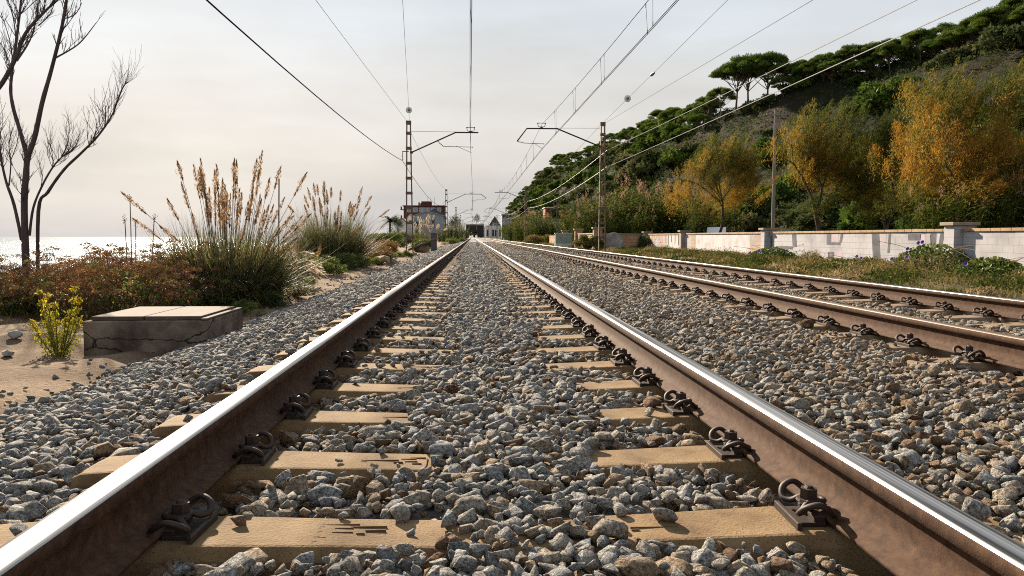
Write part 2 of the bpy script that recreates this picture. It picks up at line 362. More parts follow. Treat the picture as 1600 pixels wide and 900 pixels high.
def m_block(name, paint, stops, cover):
    """wall of concrete blocks laid in courses along Y; paint = colour of the old paint, cover = share of the wall it still covers"""
    m, nt, N, L, out = nodes(name); b = N('ShaderNodeBsdfPrincipled'); L(b.outputs[0], out.inputs[0])
    tc = N('ShaderNodeTexCoord'); sx = N('ShaderNodeSeparateXYZ'); L(tc.outputs['Object'], sx.inputs[0])
    cx = N('ShaderNodeCombineXYZ'); a = N('ShaderNodeMath'); a.operation = 'ADD'; L(sx.outputs[0], a.inputs[0]); L(sx.outputs[1], a.inputs[1])
    L(a.outputs[0], cx.inputs[0]); L(sx.outputs[2], cx.inputs[1])
    br = N('ShaderNodeTexBrick'); L(cx.outputs[0], br.inputs[0]); br.inputs['Scale'].default_value = 1.0
    br.inputs['Brick Width'].default_value = .41; br.inputs['Row Height'].default_value = .205; br.inputs['Mortar Size'].default_value = .007; br.inputs['Mortar Smooth'].default_value = .2
    br.inputs['Color1'].default_value = (*stops[0], 1); br.inputs['Color2'].default_value = (*stops[1], 1); br.inputs['Mortar'].default_value = (.13, .10, .075, 1)
    n = N('ShaderNodeTexNoise'); n.inputs['Scale'].default_value = 1.1; n.inputs['Detail'].default_value = 7; n.inputs['Roughness'].default_value = .7; L(tc.outputs['Object'], n.inputs[0])
    mr = N('ShaderNodeMapRange'); mr.inputs['From Min'].default_value = .62 - cover * .35; mr.inputs['From Max'].default_value = .66 - cover * .35; L(n.outputs[0], mr.inputs[0])
    n3 = N('ShaderNodeTexNoise'); n3.inputs['Scale'].default_value = .8; n3.inputs['Detail'].default_value = 8; L(tc.outputs['Object'], n3.inputs[0])
    pr = ramp_node(N, [(.36, tuple(c * .66 for c in paint)), (.52, tuple(c * .93 for c in paint)), (.7, paint)]); L(n3.outputs[0], pr.inputs[0])
    mo = N('ShaderNodeMix'); mo.data_type = 'RGBA'; L(br.outputs['Fac'], mo.inputs[0]); L(pr.outputs[0], mo.inputs[6]); mo.inputs[7].default_value = (.30, .28, .26, 1)
    mx = N('ShaderNodeMix'); mx.data_type = 'RGBA'; L(mr.outputs[0], mx.inputs[0]); L(br.outputs['Color'], mx.inputs[6]); L(mo.outputs[2], mx.inputs[7])
    L(mx.outputs[2], b.inputs['Base Color']); b.inputs['Roughness'].default_value = .9; b.inputs['Specular IOR Level'].default_value = .15
    bp = N('ShaderNodeBump'); bp.invert = True; bp.inputs['Strength'].default_value = .6; bp.inputs['Distance'].default_value = .012; L(br.outputs['Fac'], bp.inputs['Height']); L(bp.outputs[0], b.inputs['Normal'])
    return m
M['wall_white'] = m_block('wall_painted_block', (.42, .41, .43), ((.42, .31, .21), (.36, .26, .18)), 1.0)
M['wall_mixed'] = m_block('wall_half_painted_block', (.42, .39, .39), ((.46, .32, .20), (.40, .27, .17)), .42)
M['wall_bare'] = m_block('wall_bare_block', (.5, .4, .3), ((.40, .28, .18), (.33, .22, .14)), -.6)
M['coping'] = surf('coping_tile', [(.3, (.26, .16, .085)), (.7, (.38, .26, .155))], 2.2, .85, 0, .3, 30, dist=.004)
M['cap'] = surf('pillar_cap', [(.3, (.20, .15, .11)), (.7, (.31, .245, .19))], 3, .85, 0, .3, 30, dist=.004)

def m_box():
    m, nt, N, L, out = nodes('cracked_concrete'); b = N('ShaderNodeBsdfPrincipled'); L(b.outputs[0], out.inputs[0])
    tc = N('ShaderNodeTexCoord'); n = N('ShaderNodeTexNoise'); n.inputs['Scale'].default_value = 3.2; n.inputs['Detail'].default_value = 8; n.inputs['Roughness'].default_value = .65; L(tc.outputs['Object'], n.inputs[0])
    r = ramp_node(N, [(.34, (.050, .036, .028)), (.5, (.125, .094, .072)), (.66, (.22, .175, .138))]); L(n.outputs[0], r.inputs[0])
    mixv = N('ShaderNodeMix'); mixv.data_type = 'VECTOR'; mixv.inputs[0].default_value = .14; L(tc.outputs['Object'], mixv.inputs[4]); L(n.outputs['Color'], mixv.inputs[5])
    mp = N('ShaderNodeMapping'); mp.inputs['Scale'].default_value = (1.5, 1.5, 4.2); L(mixv.outputs[1], mp.inputs[0])
    v = N('ShaderNodeTexVoronoi'); v.feature = 'DISTANCE_TO_EDGE'; v.inputs['Scale'].default_value = .55; L(mp.outputs[0], v.inputs[0])
    lt = N('ShaderNodeMapRange'); lt.inputs['From Min'].default_value = .003; lt.inputs['From Max'].default_value = .007; lt.inputs['To Min'].default_value = 1; lt.inputs['To Max'].default_value = 0; L(v.outputs['Distance'], lt.inputs[0])
    mx = N('ShaderNodeMix'); mx.data_type = 'RGBA'; L(lt.outputs[0], mx.inputs[0]); L(r.outputs[0], mx.inputs[6]); mx.inputs[7].default_value = (.025, .018, .014, 1)
    L(mx.outputs[2], b.inputs['Base Color']); b.inputs['Roughness'].default_value = .9; b.inputs['Specular IOR Level'].default_value = .15
    n2 = N('ShaderNodeTexNoise'); n2.inputs['Scale'].default_value = 60; n2.inputs['Detail'].default_value = 5; L(tc.outputs['Object'], n2.inputs[0])
    sb = N('ShaderNodeMath'); sb.operation = 'MULTIPLY_ADD'; sb.inputs[1].default_value = -3; L(lt.outputs[0], sb.inputs[0]); L(n2.outputs[0], sb.inputs[2])
    bp = N('ShaderNodeBump'); bp.inputs['Strength'].default_value = .6; bp.inputs['Distance'].default_value = .006; L(sb.outputs[0], bp.inputs['Height']); L(bp.outputs[0], b.inputs['Normal'])
    return m
M['box'] = m_box()
M['lid'] = surf('lid_concrete', [(.25, (.055, .038, .029)), (.5, (.090, .066, .052)), (.75, (.13, .100, .082))], 5, .9, 0, .4, 90, dist=.003, speck=(42, .13, (.2, .15, .12)))
M['rock'] = surf('boulder_rock', [(.3, (.16, .145, .13)), (.5, (.27, .25, .225)), (.75, (.40, .36, .31))], 3, .9, 0, .8, 14, dist=.03)
M['rock_tan'] = surf('boulder_tan', [(.3, (.18, .12, .06)), (.5, (.28, .20, .11)), (.75, (.36, .28, .18))], 3, .9, 0, .8, 14, dist=.03)
M['bark'] = surf('bark_brown', [(.3, (.045, .032, .024)), (.7, (.115, .082, .060))], 8, .9, 0, .6, 40, stretch=(1, 1, .25), dist=.01)
M['bark_bare'] = surf('bark_purple_grey', [(.3, (.040, .030, .032)), (.7, (.10, .076, .072))], 8, .85, 0, .5, 50, stretch=(1, 1, .3), dist=.006)
M['stalk'] = plain('dry_stalk', (.16, .10, .055), .9)
M['wood'] = surf('grey_wood', [(.3, (.17, .14, .115)), (.7, (.30, .25, .21))], 5, .85, 0, .4, 30, stretch=(1, 1, .1), dist=.004)

LF = {}
LF['tamarisk'] = leafmat('tamarisk_leaf', [(0, (.034, .052, .015)), (.28, (.085, .092, .022)), (.5, (.235, .175, .034)), (.75, (.36, .19, .034)), (1, (.29, .115, .024))], .45, 0.0)
LF['pine'] = leafmat('pine_needle', [(0, (.016, .034, .010)), (.4, (.058, .098, .017)), (.75, (.115, .160, .024)), (1, (.18, .21, .036))], .30, .008)
LF['scrub'] = leafmat('scrub_leaf', [(0, (.026, .042, .015)), (.4, (.066, .085, .030)), (.7, (.115, .120, .050)), (1, (.18, .145, .075))], .25, 0.0)
LF['reed'] = leafmat('reed_leaf', [(0, (.022, .042, .010)), (.4, (.055, .082, .014)), (.7, (.13, .130, .024)), (1, (.26, .20, .06))], .45, .012)
LF['plume'] = leafmat('reed_plume', [(0, (.16, .085, .05)), (.5, (.27, .165, .10)), (1, (.38, .27, .18))], .45)
LF['pampas_leaf'] = leafmat('pampas_leaf', [(0, (.035, .050, .016)), (.35, (.080, .095, .030)), (.65, (.17, .145, .060)), (1, (.30, .22, .11))], .40, .05)
LF['pampas_plume'] = leafmat('pampas_plume', [(0, (.12, .062, .026)), (.5, (.25, .145, .062)), (1, (.40, .26, .13))], .5)
LF['pale_plume'] = leafmat('pale_plume', [(0, (.45, .36, .26)), (1, (.66, .58, .46))], .5)
LF['umbel'] = leafmat('dry_umbel', [(0, (.060, .026, .011)), (.35, (.135, .062, .024)), (.65, (.22, .115, .045)), (.85, (.17, .14, .040)), (1, (.11, .135, .028))], .35)
LF['herb'] = leafmat('herb_leaf', [(0, (.020, .036, .010)), (.4, (.055, .085, .018)), (.75, (.12, .145, .028)), (1, (.22, .22, .045))], .4)
LF['yellow'] = leafmat('yellow_flower_leaf', [(0, (.09, .11, .018)), (.5, (.24, .24, .025)), (1, (.55, .40, .020))], .45)
LF['grass'] = leafmat('weed_blade', [(0, (.026, .040, .010)), (.3, (.065, .075, .018)), (.6, (.14, .115, .038)), (.85, (.20, .135, .065)), (1, (.30, .24, .14))], .40, 0.0)
LF['violet'] = leafmat('violet_flower', [(0, (.075, .03, .38)), (1, (.16, .08, .55))], .3)
LF['palm'] = leafmat('palm_frond', [(0, (.018, .030, .012)), (1, (.06, .075, .03))], .3)

# ------------------------------------------------------------------ the setting: ground, sea, ballast bed, hill
RAILS = [-0.80, 0.94, 2.96, 4.70]            # rail centres; rail seat is z = 0, rail top z = 0.172
PAD, RAIL_TOP = 0.012, 0.172
TRACKS = [0.07, 3.83]
SLEEPER_Y0, SLEEPER_STEP = 1.86, 0.60

GX = [-400, -30, -24, -13, -9, -6, -4, -3, -2.6, -2.0, 5.7, 6.3, 7.2, 8.6, 11, 14, 14.7, 40, 70, 500]
GZ = [-9, -6.5, -5.0, -1.1, -.48, -.30, -.295, -.30, -.36, -.55, -.55, -.26, -.14, -.15, -.30, -.32, -.11, .3, 1.2, 4]
def ground_z(X, Y):
    X = np.asarray(X, float); Y = np.asarray(Y, float)
    k = np.interp(Y, [60, 110, 200, 400], [1.0, .55, .28, .16])
    Xe = np.where(X < -4, -4 + (X + 4) * k, X)
    z = np.interp(Xe, GX, GZ)
    bumpy = .035 * np.sin(X * 2.1 + Y * .9) * np.sin(Y * 1.7 - X * .6) + .02 * np.sin(X * 5.3 - Y * 3.1)
    return z + np.where((X < -2.9) | (X > 6.6), bumpy, 0)
BX = [-3.1, -2.75, -2.3, -1.8, -1.35, -1.05, -.86, -.62, -.3, .05, .25, .5, .76, .95, 1.2, 1.5, 2.0, 2.5, 2.8, 2.96, 3.3, 3.83, 4.35, 4.7, 5.05, 5.5, 6.0, 6.5]
BZ = [-.43, -.33, -.20, -.080, -.034, -.034, -.042, -.016, .002, .010, .012, .004, -.014, -.042, -.018, -.004, .016, -.004, -.026, -.048, -.016, .008, -.020, -.048, -.026, -.040, -.15, -.34]
def bed_z(X): return np.interp(X, BX, BZ)
def gz(x, y): return float(ground_z(x, y))

def sheet(name, xs, ys, zf, mat, smooth=True):
    X, Y = np.meshgrid(xs, ys); Z = zf(X, Y)
    V = np.stack([X, Y, Z], -1).reshape(-1, 3); nx = len(xs); ny = len(ys)
    i = (np.arange(ny - 1)[:, None] * nx + np.arange(nx - 1)[None]).ravel()
    return mesh_np(name, V, np.stack([i, i + 1, i + nx + 1, i + nx], 1), None, mat, smooth=smooth)

xs = np.unique(np.concatenate([np.arange(-400, -60, 40), np.arange(-60, -14, 3), np.arange(-14, -2, .2), np.arange(-2, 6, 1), np.arange(6, 16, .4), np.arange(16, 60, 3), np.arange(60, 600, 40)]))
ys = np.unique(np.concatenate([np.arange(-60, -4, 8), np.arange(-4, 22, .25), np.arange(22, 80, 1.2), np.arange(80, 300, 10), np.arange(300, 2600, 100)]))
tag(sheet('ground', xs, ys, ground_z, M['ground']), kind='structure')
tag(sheet('sea', np.array([-30000, -3000, -300, -10, 3000, 30000.]), np.array([-3000, 0, 300, 3000, 15000, 45000.]), lambda X, Y: X * 0 - 4.3, M['sea']), kind='structure')
ysb = np.concatenate([np.arange(-4, 60, 1.0), np.arange(60, 740, 10)])
tag(sheet('ballast_bed', np.array(BX), ysb, lambda X, Y: bed_z(X) - np.interp(Y, [12, 30, 95], [.060, .050, .006]), M['bed']), kind='structure')

# hill: ridge surveyed in the photograph, distances along the line from tree sizes
RIDGE = [((1900, -40), 95), ((1760, -5), 108), ((1600, 36), 125), ((1500, 66), 140), ((1400, 92), 150), ((1300, 112), 160), ((1230, 140), 168), ((1180, 168), 176), ((1120, 184), 195),
         ((1060, 203), 235), ((1000, 219), 320), ((930, 242), 440), ((870, 264), 580), ((822, 308), 760), ((796, 335), 900)]
RP = [P(px, py, Y) for (px, py), Y in RIDGE]
RP = [Vector((RP[0].x, 20, RP[0].z))] + RP + [Vector((40, 1100, 4))]
def ridge_at(Y):
    yy = [p.y for p in RP]
    return np.interp(Y, yy, [p.x for p in RP]), np.interp(Y, yy, [p.z for p in RP])
def foot_x(Y): return np.interp(Y, [20, 200, 500, 900], [40, 36, 27, 24])
def hill_point(s, Y):
    """s = 0 at the foot, 1 on the ridge, above 1 behind it"""
    xr, zr = ridge_at(Y); xf = foot_x(Y)
    x = xf + (xr - xf) * s
    up = np.where(s <= 1, np.clip(s, 0, 1) ** .92, 1 - (s - 1) * .12)
    n = np.array([mnoise.fractal(Vector((float(a) * .045, float(b) * .045, 3.3)), 1.0, 2.0, 5) for a, b in zip(np.ravel(x), np.ravel(Y))]).reshape(np.shape(x))
    z = zr * up + n * 2.6 * np.clip(s * 3, 0, 1) * np.clip((1.15 - s) * 5 + .25, .25, 1) - .6 * (s <= .001)
    return x, z
def make_hill():
    ss = np.concatenate([np.linspace(0, 1, 46), np.linspace(1.06, 2.4, 14)])
    yy = np.concatenate([np.arange(20, 260, 2.2), np.arange(260, 1101, 8)])
    Sg, Yg = np.meshgrid(ss, yy); X, Z = hill_point(Sg, Yg)
    V = np.stack([X, Yg, Z], -1).reshape(-1, 3); nx = len(ss)
    i = (np.arange(len(yy) - 1)[:, None] * nx + np.arange(nx - 1)[None]).ravel()
    tag(mesh_np('hill', V, np.stack([i, i + 1, i + nx + 1, i + nx], 1), None, M['hill'], smooth=True), kind='structure')
make_hill()

# ------------------------------------------------------------------ rails
def rail_profile():
    t = RAIL_TOP
    half = [(.070, PAD), (.070, PAD + .010), (.030, PAD + .022), (.011, PAD + .036), (.0085, PAD + .060), (.0085, t - .062), (.014, t - .050), (.034, t - .040), (.0355, t - .012), (.031, t - .004), (.020, t - .001), (0, t)]
    return half + [(-x, z) for x, z in reversed(half[:-1])]
RAIL_LABELS = ['rusty rail with bright polished top along the beach side, nearest on the left',
               'rusty rail with bright polished top and sunlit web, second from the beach',
               'rusty rail with dull brown top, third from the beach, first of the far track',
               'rusty rail nearest the graffiti wall, farthest from the beach']
def make_rail(X, label, worn):
    prof = rail_profile(); n = len(prof)
    ysr = np.concatenate([np.arange(-3, 40, 1.5), np.arange(40, 200, 10), np.arange(200, 705, 50)])
    V = np.array([[x, y, z] for y in ysr for x, z in prof]); F = []
    for j in range(len(ysr) - 1):
        for k in range(n): F.append((j * n + k, j * n + (k + 1) % n, (j + 1) * n + (k + 1) % n, (j + 1) * n + k))
    o = mesh_np('rail', V, F, None, M['rust']); o.location.x = X
    bm = bmesh.new(); bm.from_mesh(o.data); bmesh.ops.recalc_face_normals(bm, faces=bm.faces); bm.to_mesh(o.data); bm.free()
    t = RAIL_TOP + .0006
    cap = [(-.0345, t - .009), (-.031, t - .0038), (-.020, t - .0008), (-.007, t), (.007, t), (.020, t - .0008), (.031, t - .0038), (.0345, t - .009)]
    V = np.array([[x, y, z] for y in ysr for x, z in cap]); m = len(cap)
    F = [(j * m + k, (j + 1) * m + k, (j + 1) * m + k + 1, j * m + k + 1) for j in range(len(ysr) - 1) for k in range(m - 1)]
    c = mesh_np('running_surface', V, F, None, M['polish_worn'] if worn else M['polish'], o, smooth=True)
    tag(o, label, 'rail', 'rails of the two tracks')
for i, X in enumerate(RAILS): make_rail(X, RAIL_LABELS[i], i == 2)

# ------------------------------------------------------------------ sleepers and fastenings
def sleeper_mesh(name, mat):
    st = [(-1.30, -.026), (-1.27, -.012), (-1.08, 0), (-.70, 0), (-.40, -.010), (-.15, -.018), (.15, -.018), (.40, -.010), (.70, 0), (1.08, 0), (1.27, -.012), (1.30, -.026)]
    b = MB(); secs = []
    for i, (x, t) in enumerate(st):
        e = .012 if i in (0, len(st) - 1) else 0
        w = .098 if abs(x) > .5 else .09
        secs.append([(x, -.140, -.215), (x, -.114 + e, t - .030), (x, -w + e, t - .002), (x, -w + .008 + e, t), (x, w - .008 - e, t), (x, w - e, t - .002), (x, .114 - e, t - .030), (x, .140, -.215)])
    n = 8
    for s_ in secs: b.v += s_
    for j in range(len(secs) - 1):
        for k in range(n): b.f.append((j * n + k, j * n + (k + 1) % n, (j + 1) * n + (k + 1) % n, (j + 1) * n + k)); b.mi.append(0)
    b.f.append(tuple(range(n))); b.f.append(tuple((len(secs) - 1) * n + k for k in range(n))); b.mi += [0, 0]
    me_o = b.build(name, mat); return me_o

def fastening_parts():
    """returns meshes (plate, clip, screw) for a fastening whose +x points away from the rail; origin on the seat under the rail centre"""
    p = MB(); p.box((.108, 0, .006), (.070, .118, .014)); p.box((.150, 0, .010), (.012, .165, .024)); p.box((.088, 0, .020), (.03, .11, .016))
    c = MB()
    loop = [(.058, .030, .040), (.060, .066, .038), (.075, .088, .052), (.105, .094, .074), (.135, .084, .060), (.143, .062, .036), (.128, .040, .034), (.108, .026, .052), (.090, .021, .056), (.070, .018, .055), (.060, 0, .055)]
    path = smooth_path(loop + [(x, -y, z) for x, y, z in reversed(loop[:-1])], 5)
    c.tube(path, .0092, 7)
    s_ = MB()
    hexp = [(math.cos(math.pi / 3 * k) * .023, math.sin(math.pi / 3 * k) * .023) for k in range(6)]
    s_.prism(hexp, lambda u, v: (.096 + u, v, .062), lambda u, v: (.096 + u * .96, v * .96, .094))
    cir = [(math.cos(math.pi / 8 * k) * .032, math.sin(math.pi / 8 * k) * .032) for k in range(16)]
    s_.prism(cir, lambda u, v: (.096 + u, v, .056), lambda u, v: (.096 + u * .92, v * .92, .063))
    s_.tube([(.096, 0, .0), (.096, 0, .058)], .012, 8)
    s_.tube([(.096, 0, .093), (.096, 0, .101)], [.013, .008], 8)
    a = p.build('guide_plate', M['dark_steel'], bevel=.002); b = c.build('rail_clip', M['dark_steel'], smooth=True); d = s_.build('screw', M['dark_steel'])
    return a, b, d

def lettering(parent, x0, y0, flip):
    """shallow cast marks on the sleeper top: short worn strokes, raised, with recess shade put into their darker colour"""
    b = MB(); z = .0012
    if not flip:
        strokes = [(0, .0, .002, .13), (.075, .062, .14, .002), (.11, .038, .045, .003), (.17, .046, .09, .003), (.19, .02, .05, .003), (.11, .012, .05, .003), (.155, .002, .02, .003), (.065, -.02, .02, .003)]
        for k in range(4):
            for q in range(3): strokes.append((.016 + q * .019, .05 - k * .031, .011, .004)); strokes.append((.012 + q * .019, .04 - k * .031, .006, .006))
    else:
        strokes = [(0.05, .02, .12, .003), (.14, .04, .05, .003), (.15, .012, .04, .003), (.11, -.004, .03, .003), (.17, -.012, .03, .003), (.0, .005, .02, .003), (.17, .052, .05, .003), (.2, 0, .003, .1)]
    for x, y, w, h in strokes: b.box((x0 + x, y0 + y - .03, -.024), (w, h, .0135 + .028 * 0 + (.0185 if abs(x0 + x) > .3 else .0125)))
    return b.build('lettering', M['lettering'], parent)
M['lettering'] = surf('lettering_recess_shade', [(.3, (.10, .056, .026)), (.7, (.16, .095, .045))], 30, .9, 0, .3, 100, dist=.001)  # darker than the sleeper: shade of recessed marks painted into the colour

ORD = ['nearest', 'second', 'third', 'fourth', 'fifth', 'sixth', 'seventh', 'eighth', 'ninth', 'tenth', 'eleventh', 'twelfth', 'thirteenth', 'fourteenth', 'fifteenth', 'sixteenth', 'seventeenth', 'eighteenth', 'nineteenth', 'twentieth']
def make_sleepers():
    NEAR, FAR = 34, 118
    plate, clip, screw = fastening_parts()
    protos = []
    for tr in range(2):
        mat = M['concrete'] if tr == 0 else M['concrete_old']
        o = sleeper_mesh('sleeper', mat); protos.append(o)
        o2 = o.data.copy()
    # a plain sleeper with its four fastenings for those too far off to show parts
    far_me = []
    for tr in range(2):
        bm = bmesh.new(); bm.from_mesh(protos[tr].data)
        for sx_, fx in ((-1, -.87), (1, -.87), (-1, .87), (1, .87)):
            for part in (plate, clip, screw):
                tmp = part.data.copy(); tmp.transform(Matrix.Translation((fx, 0, 0)) @ Matrix.Diagonal((sx_, 1, 1, 1))); n0 = len(bm.faces)
                bm.from_mesh(tmp); bm.faces.ensure_lookup_table()
                for f in bm.faces[n0:]: f.material_index = 1
                bpy.data.meshes.remove(tmp)
        me = bpy.data.meshes.new('sleeper'); bm.to_mesh(me); bm.free()
        me.materials.append(protos[tr].data.materials[0]); me.materials.append(M['dark_steel']); far_me.append(me)
    for tr, cx in enumerate(TRACKS):
        for i in range(FAR):
            y = SLEEPER_Y0 + i * SLEEPER_STEP + (random.uniform(-.012, .012) if i > 3 else 0); where = 'near track' if tr == 0 else 'far track beside the wall'
            rz = random.uniform(-.006, .006)
            if i < NEAR:
                o = bpy.data.objects.new('sleeper', protos[tr].data); COL.objects.link(o); o.location = (cx, y, 0); o.rotation_euler = (0, 0, rz)
                for fx in (-.87, .87):
                    for sx_ in (-1, 1):
                        f = bpy.data.objects.new('fastening', plate.data); COL.objects.link(f); f.parent = o; f.location = (fx, 0, 0)
                        f.rotation_euler = (0, 0, (0 if sx_ > 0 else math.pi) + random.uniform(-.05, .05)); f.scale = (random.uniform(.94, 1.0), 1, random.uniform(.76, .86))
                        c = bpy.data.objects.new('rail_clip', clip.data); COL.objects.link(c); c.parent = f; c.rotation_euler = (0, random.uniform(-.05, .05), random.uniform(-.05, .05))
                        s_ = bpy.data.objects.new('screw', screw.data); COL.objects.link(s_); s_.parent = f; s_.rotation_euler = (0, 0, 0)
            else:
                o = bpy.data.objects.new('sleeper', far_me[tr]); COL.objects.link(o); o.location = (cx, y, 0); o.rotation_euler = (0, 0, rz)
            k = i if tr == 0 else i
            if i < 20:
                tone = 'tan' if tr == 0 else 'pale brown'
                lab = f'{tone} concrete sleeper of the {where}, ' + ('nearest of all' if i == 0 else f'{ORD[i]} from the nearest')
            elif i < 60: lab = f'concrete sleeper showing as a thin stripe half way down the {where}'
            else: lab = f'tiny concrete sleeper far down the {where}'
            tag(o, lab, 'sleeper', f'concrete sleepers of the {where}')
            if tr == 0 and i == 0: lettering(o, -.50, .012, False); lettering(o, .33, .0, True)
            if tr == 0 and i in (1, 2, 3, 4): lettering(o, -.42, .01, True)
        # the rest, merged in the distance
        b = []; y = SLEEPER_Y0 + FAR * SLEEPER_STEP
        V0 = np.array([v.co for v in protos[tr].data.vertices]); F0 = [tuple(p.vertices) for p in protos[tr].data.polygons]
        mb = MB()
        while y < 230:
            mb.add([(v[0] + cx, v[1] + y, v[2]) for v in V0], F0); y += SLEEPER_STEP
        tag(mb.build('distant_sleepers', protos[tr].data.materials[0]), kind='stuff', label=f'concrete sleepers merging into the distance on the {where}')
    for o in protos + [plate, clip, screw]: bpy.data.objects.remove(o)
make_sleepers()

# ------------------------------------------------------------------ ballast stones (one object; geometry nodes set the stones on its points)
def rock_variants(n):
    out = []
    r_ = random.Random(5)
    for i in range(n):
        bm = bmesh.new(); k = r_.choice((9, 11, 13, 15))
        ax = (1.0, r_.uniform(.62, .95), r_.uniform(.50, .85))
        for _ in range(k):
            d = Vector((r_.gauss(0, 1), r_.gauss(0, 1), r_.gauss(0, 1))).normalized() * r_.uniform(.78, 1.05)
            bm.verts.new((d.x * ax[0] * .5, d.y * ax[1] * .5, d.z * ax[2] * .5))
        res = bmesh.ops.convex_hull(bm, input=bm.verts)
        junk = {e for e in res['geom_interior'] + res['geom_unused'] if isinstance(e, bmesh.types.BMVert)}
        bmesh.ops.delete(bm, geom=list(junk), context='VERTS')
        bmesh.ops.dissolve_limit(bm, angle_limit=.22, verts=bm.verts, edges=bm.edges)
        bmesh.ops.bevel(bm, geom=list(bm.edges), offset=.035, segments=1, affect='EDGES', profile=.6, clamp_overlap=True)
        bmesh.ops.triangulate(bm, faces=bm.faces)
        bm.verts.ensure_lookup_table(); bm.verts.index_update()
        V = np.array([v.co[:] for v in bm.verts]); F = np.array([[v.index for v in f.verts] for f in bm.faces]); bm.free()
        out.append((V, F))
    return out

def make_ballast():
    NV = 22; rocks = rock_variants(NV)
    pts = []
    def zone(y0, y1, cell, size, spread, x0=-3.35, x1=6.3, dz=0.0):
        gx = np.arange(x0, x1, cell); gy = np.arange(y0, y1, cell)
        X, Y = np.meshgrid(gx, gy); X = X.ravel() + rng.uniform(-.5, .5, X.size) * cell * 1.1; Y = Y.ravel() + rng.uniform(-.5, .5, Y.size) * cell * 1.1
        n = len(X); sz = size * np.exp(rng.normal(0, spread, n)); sz = np.clip(sz, size * .45, size * 2.4)
        keep = np.ones(n, bool)
        # ragged toe towards the sand and the weeds
        edge = -2.75 + .22 * np.sin(Y * 1.3) + .12 * np.sin(Y * 3.7 + 1)
        keep &= ~((X < edge) & (rng.random(n) > np.exp((X - edge) * 11)))
        keep &= ~((X > 5.75) & (rng.random(n) > np.exp((5.75 - X) * 4)))
        Z = bed_z(X) - .016 - dz + rng.uniform(-.012, .014, n)
        lowg = X < edge - .05; Z = np.where(lowg, ground_z(X, Y) + sz * .12, Z)
        for xr in RAILS: keep &= ~(np.abs(X - xr) < .072 + sz * .30)
        ys_ = np.abs((Y - SLEEPER_Y0 + SLEEPER_STEP / 2) % SLEEPER_STEP - SLEEPER_STEP / 2)
        for cx in TRACKS:
            dx = np.abs(X - cx); on = (ys_ < .11 + sz * .30) & (dx < 1.31)
            mid = on & (np.abs(X - cx - .05) < .30 + .10 * np.sin(Y * 2.3 + cx))
            stray = rng.random(n) < .028
            shoulder = on & (dx > 1.12) & (rng.random(n) < np.where(X < 0, .04, .25))
            keep &= ~(on & ~mid & ~stray & ~shoulder)
            keep &= ~(mid & (rng.random(n) < np.where(Y < 2.4, .42, .10)))
            top = on & (mid | stray | shoulder)
            tz = np.interp(dx, [0, .15, .40, .7, 1.1, 1.3], [-.018, -.018, -.01, 0, 0, -.02])
            Z = np.where(top, np.maximum(Z, tz + sz * np.where(mid, .16, .22)), Z)
            # keep the fastenings clear
            for fx in (-.87, .87): keep &= ~((ys_ < .13) & (np.abs(X - cx - fx) < .19))
        X, Y, Z, sz = X[keep], Y[keep], Z[keep], sz[keep]
        n = len(X)
        # tint: cool grey on the beach side, browner by the rails and between the tracks
        near_rail = np.min(np.stack([np.abs(X - r) for r in RAILS]), 0)
        t = np.interp(X, [-3, -1.4, -.9, -.3, .2, .6, 1.0, 1.6, 2.4, 4, 6], [.22, .28, .46, .38, .34, .42, .50, .50, .54, .60, .60])
        t = t + .30 * np.exp(-(near_rail / .20) ** 2) + rng.normal(0, .18, n)
        t = np.where(rng.random(n) < .08, rng.uniform(.7, 1.0, n), t)
        pts.append((X, Y, Z, sz, np.clip(t, 0, 1)))
    zone(.9, 6.0, .045, .050, .25, dz=.024)
    zone(.9, 5.0, .0360, .0525, .36)
    zone(5.0, 11.0, .0400, .054, .34)
    zone(11.0, 26.0, .055, .064, .30)
    zone(26.0, 60.0, .090, .092, .25)
    zone(60.0, 100.0, .17, .155, .2)
    X, Y, Z, sz, t = [np.concatenate([p[k] for p in pts]) for k in range(5)]
    n = len(X); print('stones', n)
    VV = []; FF = []; vid = []; off = 0
    for i, (V, F) in enumerate(rocks): VV.append(V); FF.append(F + off); vid += [i] * len(V); off += len(V)
    V = np.concatenate(VV + [np.stack([X, Y, Z], 1)]).astype(np.float32); F = np.concatenate(FF).astype(np.int32)
    me = bpy.data.meshes.new('ballast'); me.vertices.add(len(V)); me.vertices.foreach_set('co', V.ravel())
    me.loops.add(F.size); me.loops.foreach_set('vertex_index', F.ravel()); me.polygons.add(len(F)); me.polygons.foreach_set('loop_start', np.arange(0, F.size, 3, dtype=np.int32)); me.update(calc_edges=True)
    def attr(name, typ, key, arr): me.attributes.new(name, typ, 'POINT').data.foreach_set(key, np.ascontiguousarray(arr).ravel())
    pad = lambda a, d: np.concatenate([np.full((off,) + a.shape[1:], d, a.dtype), a])
    attr('stone_shape', 'BOOLEAN', 'value', np.concatenate([np.ones(off, bool), np.zeros(n, bool)]))
    attr('shape_id', 'INT', 'value', np.concatenate([np.array(vid, np.int32), rng.integers(0, NV, n).astype(np.int32)]))
    rot = np.stack([rng.uniform(-.55, .55, n), rng.uniform(-.45, .45, n), rng.uniform(0, 6.283, n)], 1).astype(np.float32)
    wild = rng.random(n) < .25; rot[wild, 0] = rng.uniform(0, 6.28, wild.sum())
    attr('turn', 'FLOAT_VECTOR', 'vector', pad(rot, 0.0))
    scl = (sz[:, None] * rng.uniform(.88, 1.12, (n, 3)) * np.array([1.12, 1, .95])).astype(np.float32)
    attr('size', 'FLOAT_VECTOR', 'vector', pad(scl, 0.0))
    attr('tint', 'FLOAT', 'value', pad(t.astype(np.float32), 0.0))
    o = link('ballast', me, None, M['stone']); tag(o, 'grey and brown crushed stone ballast packed round the sleepers', kind='stuff')
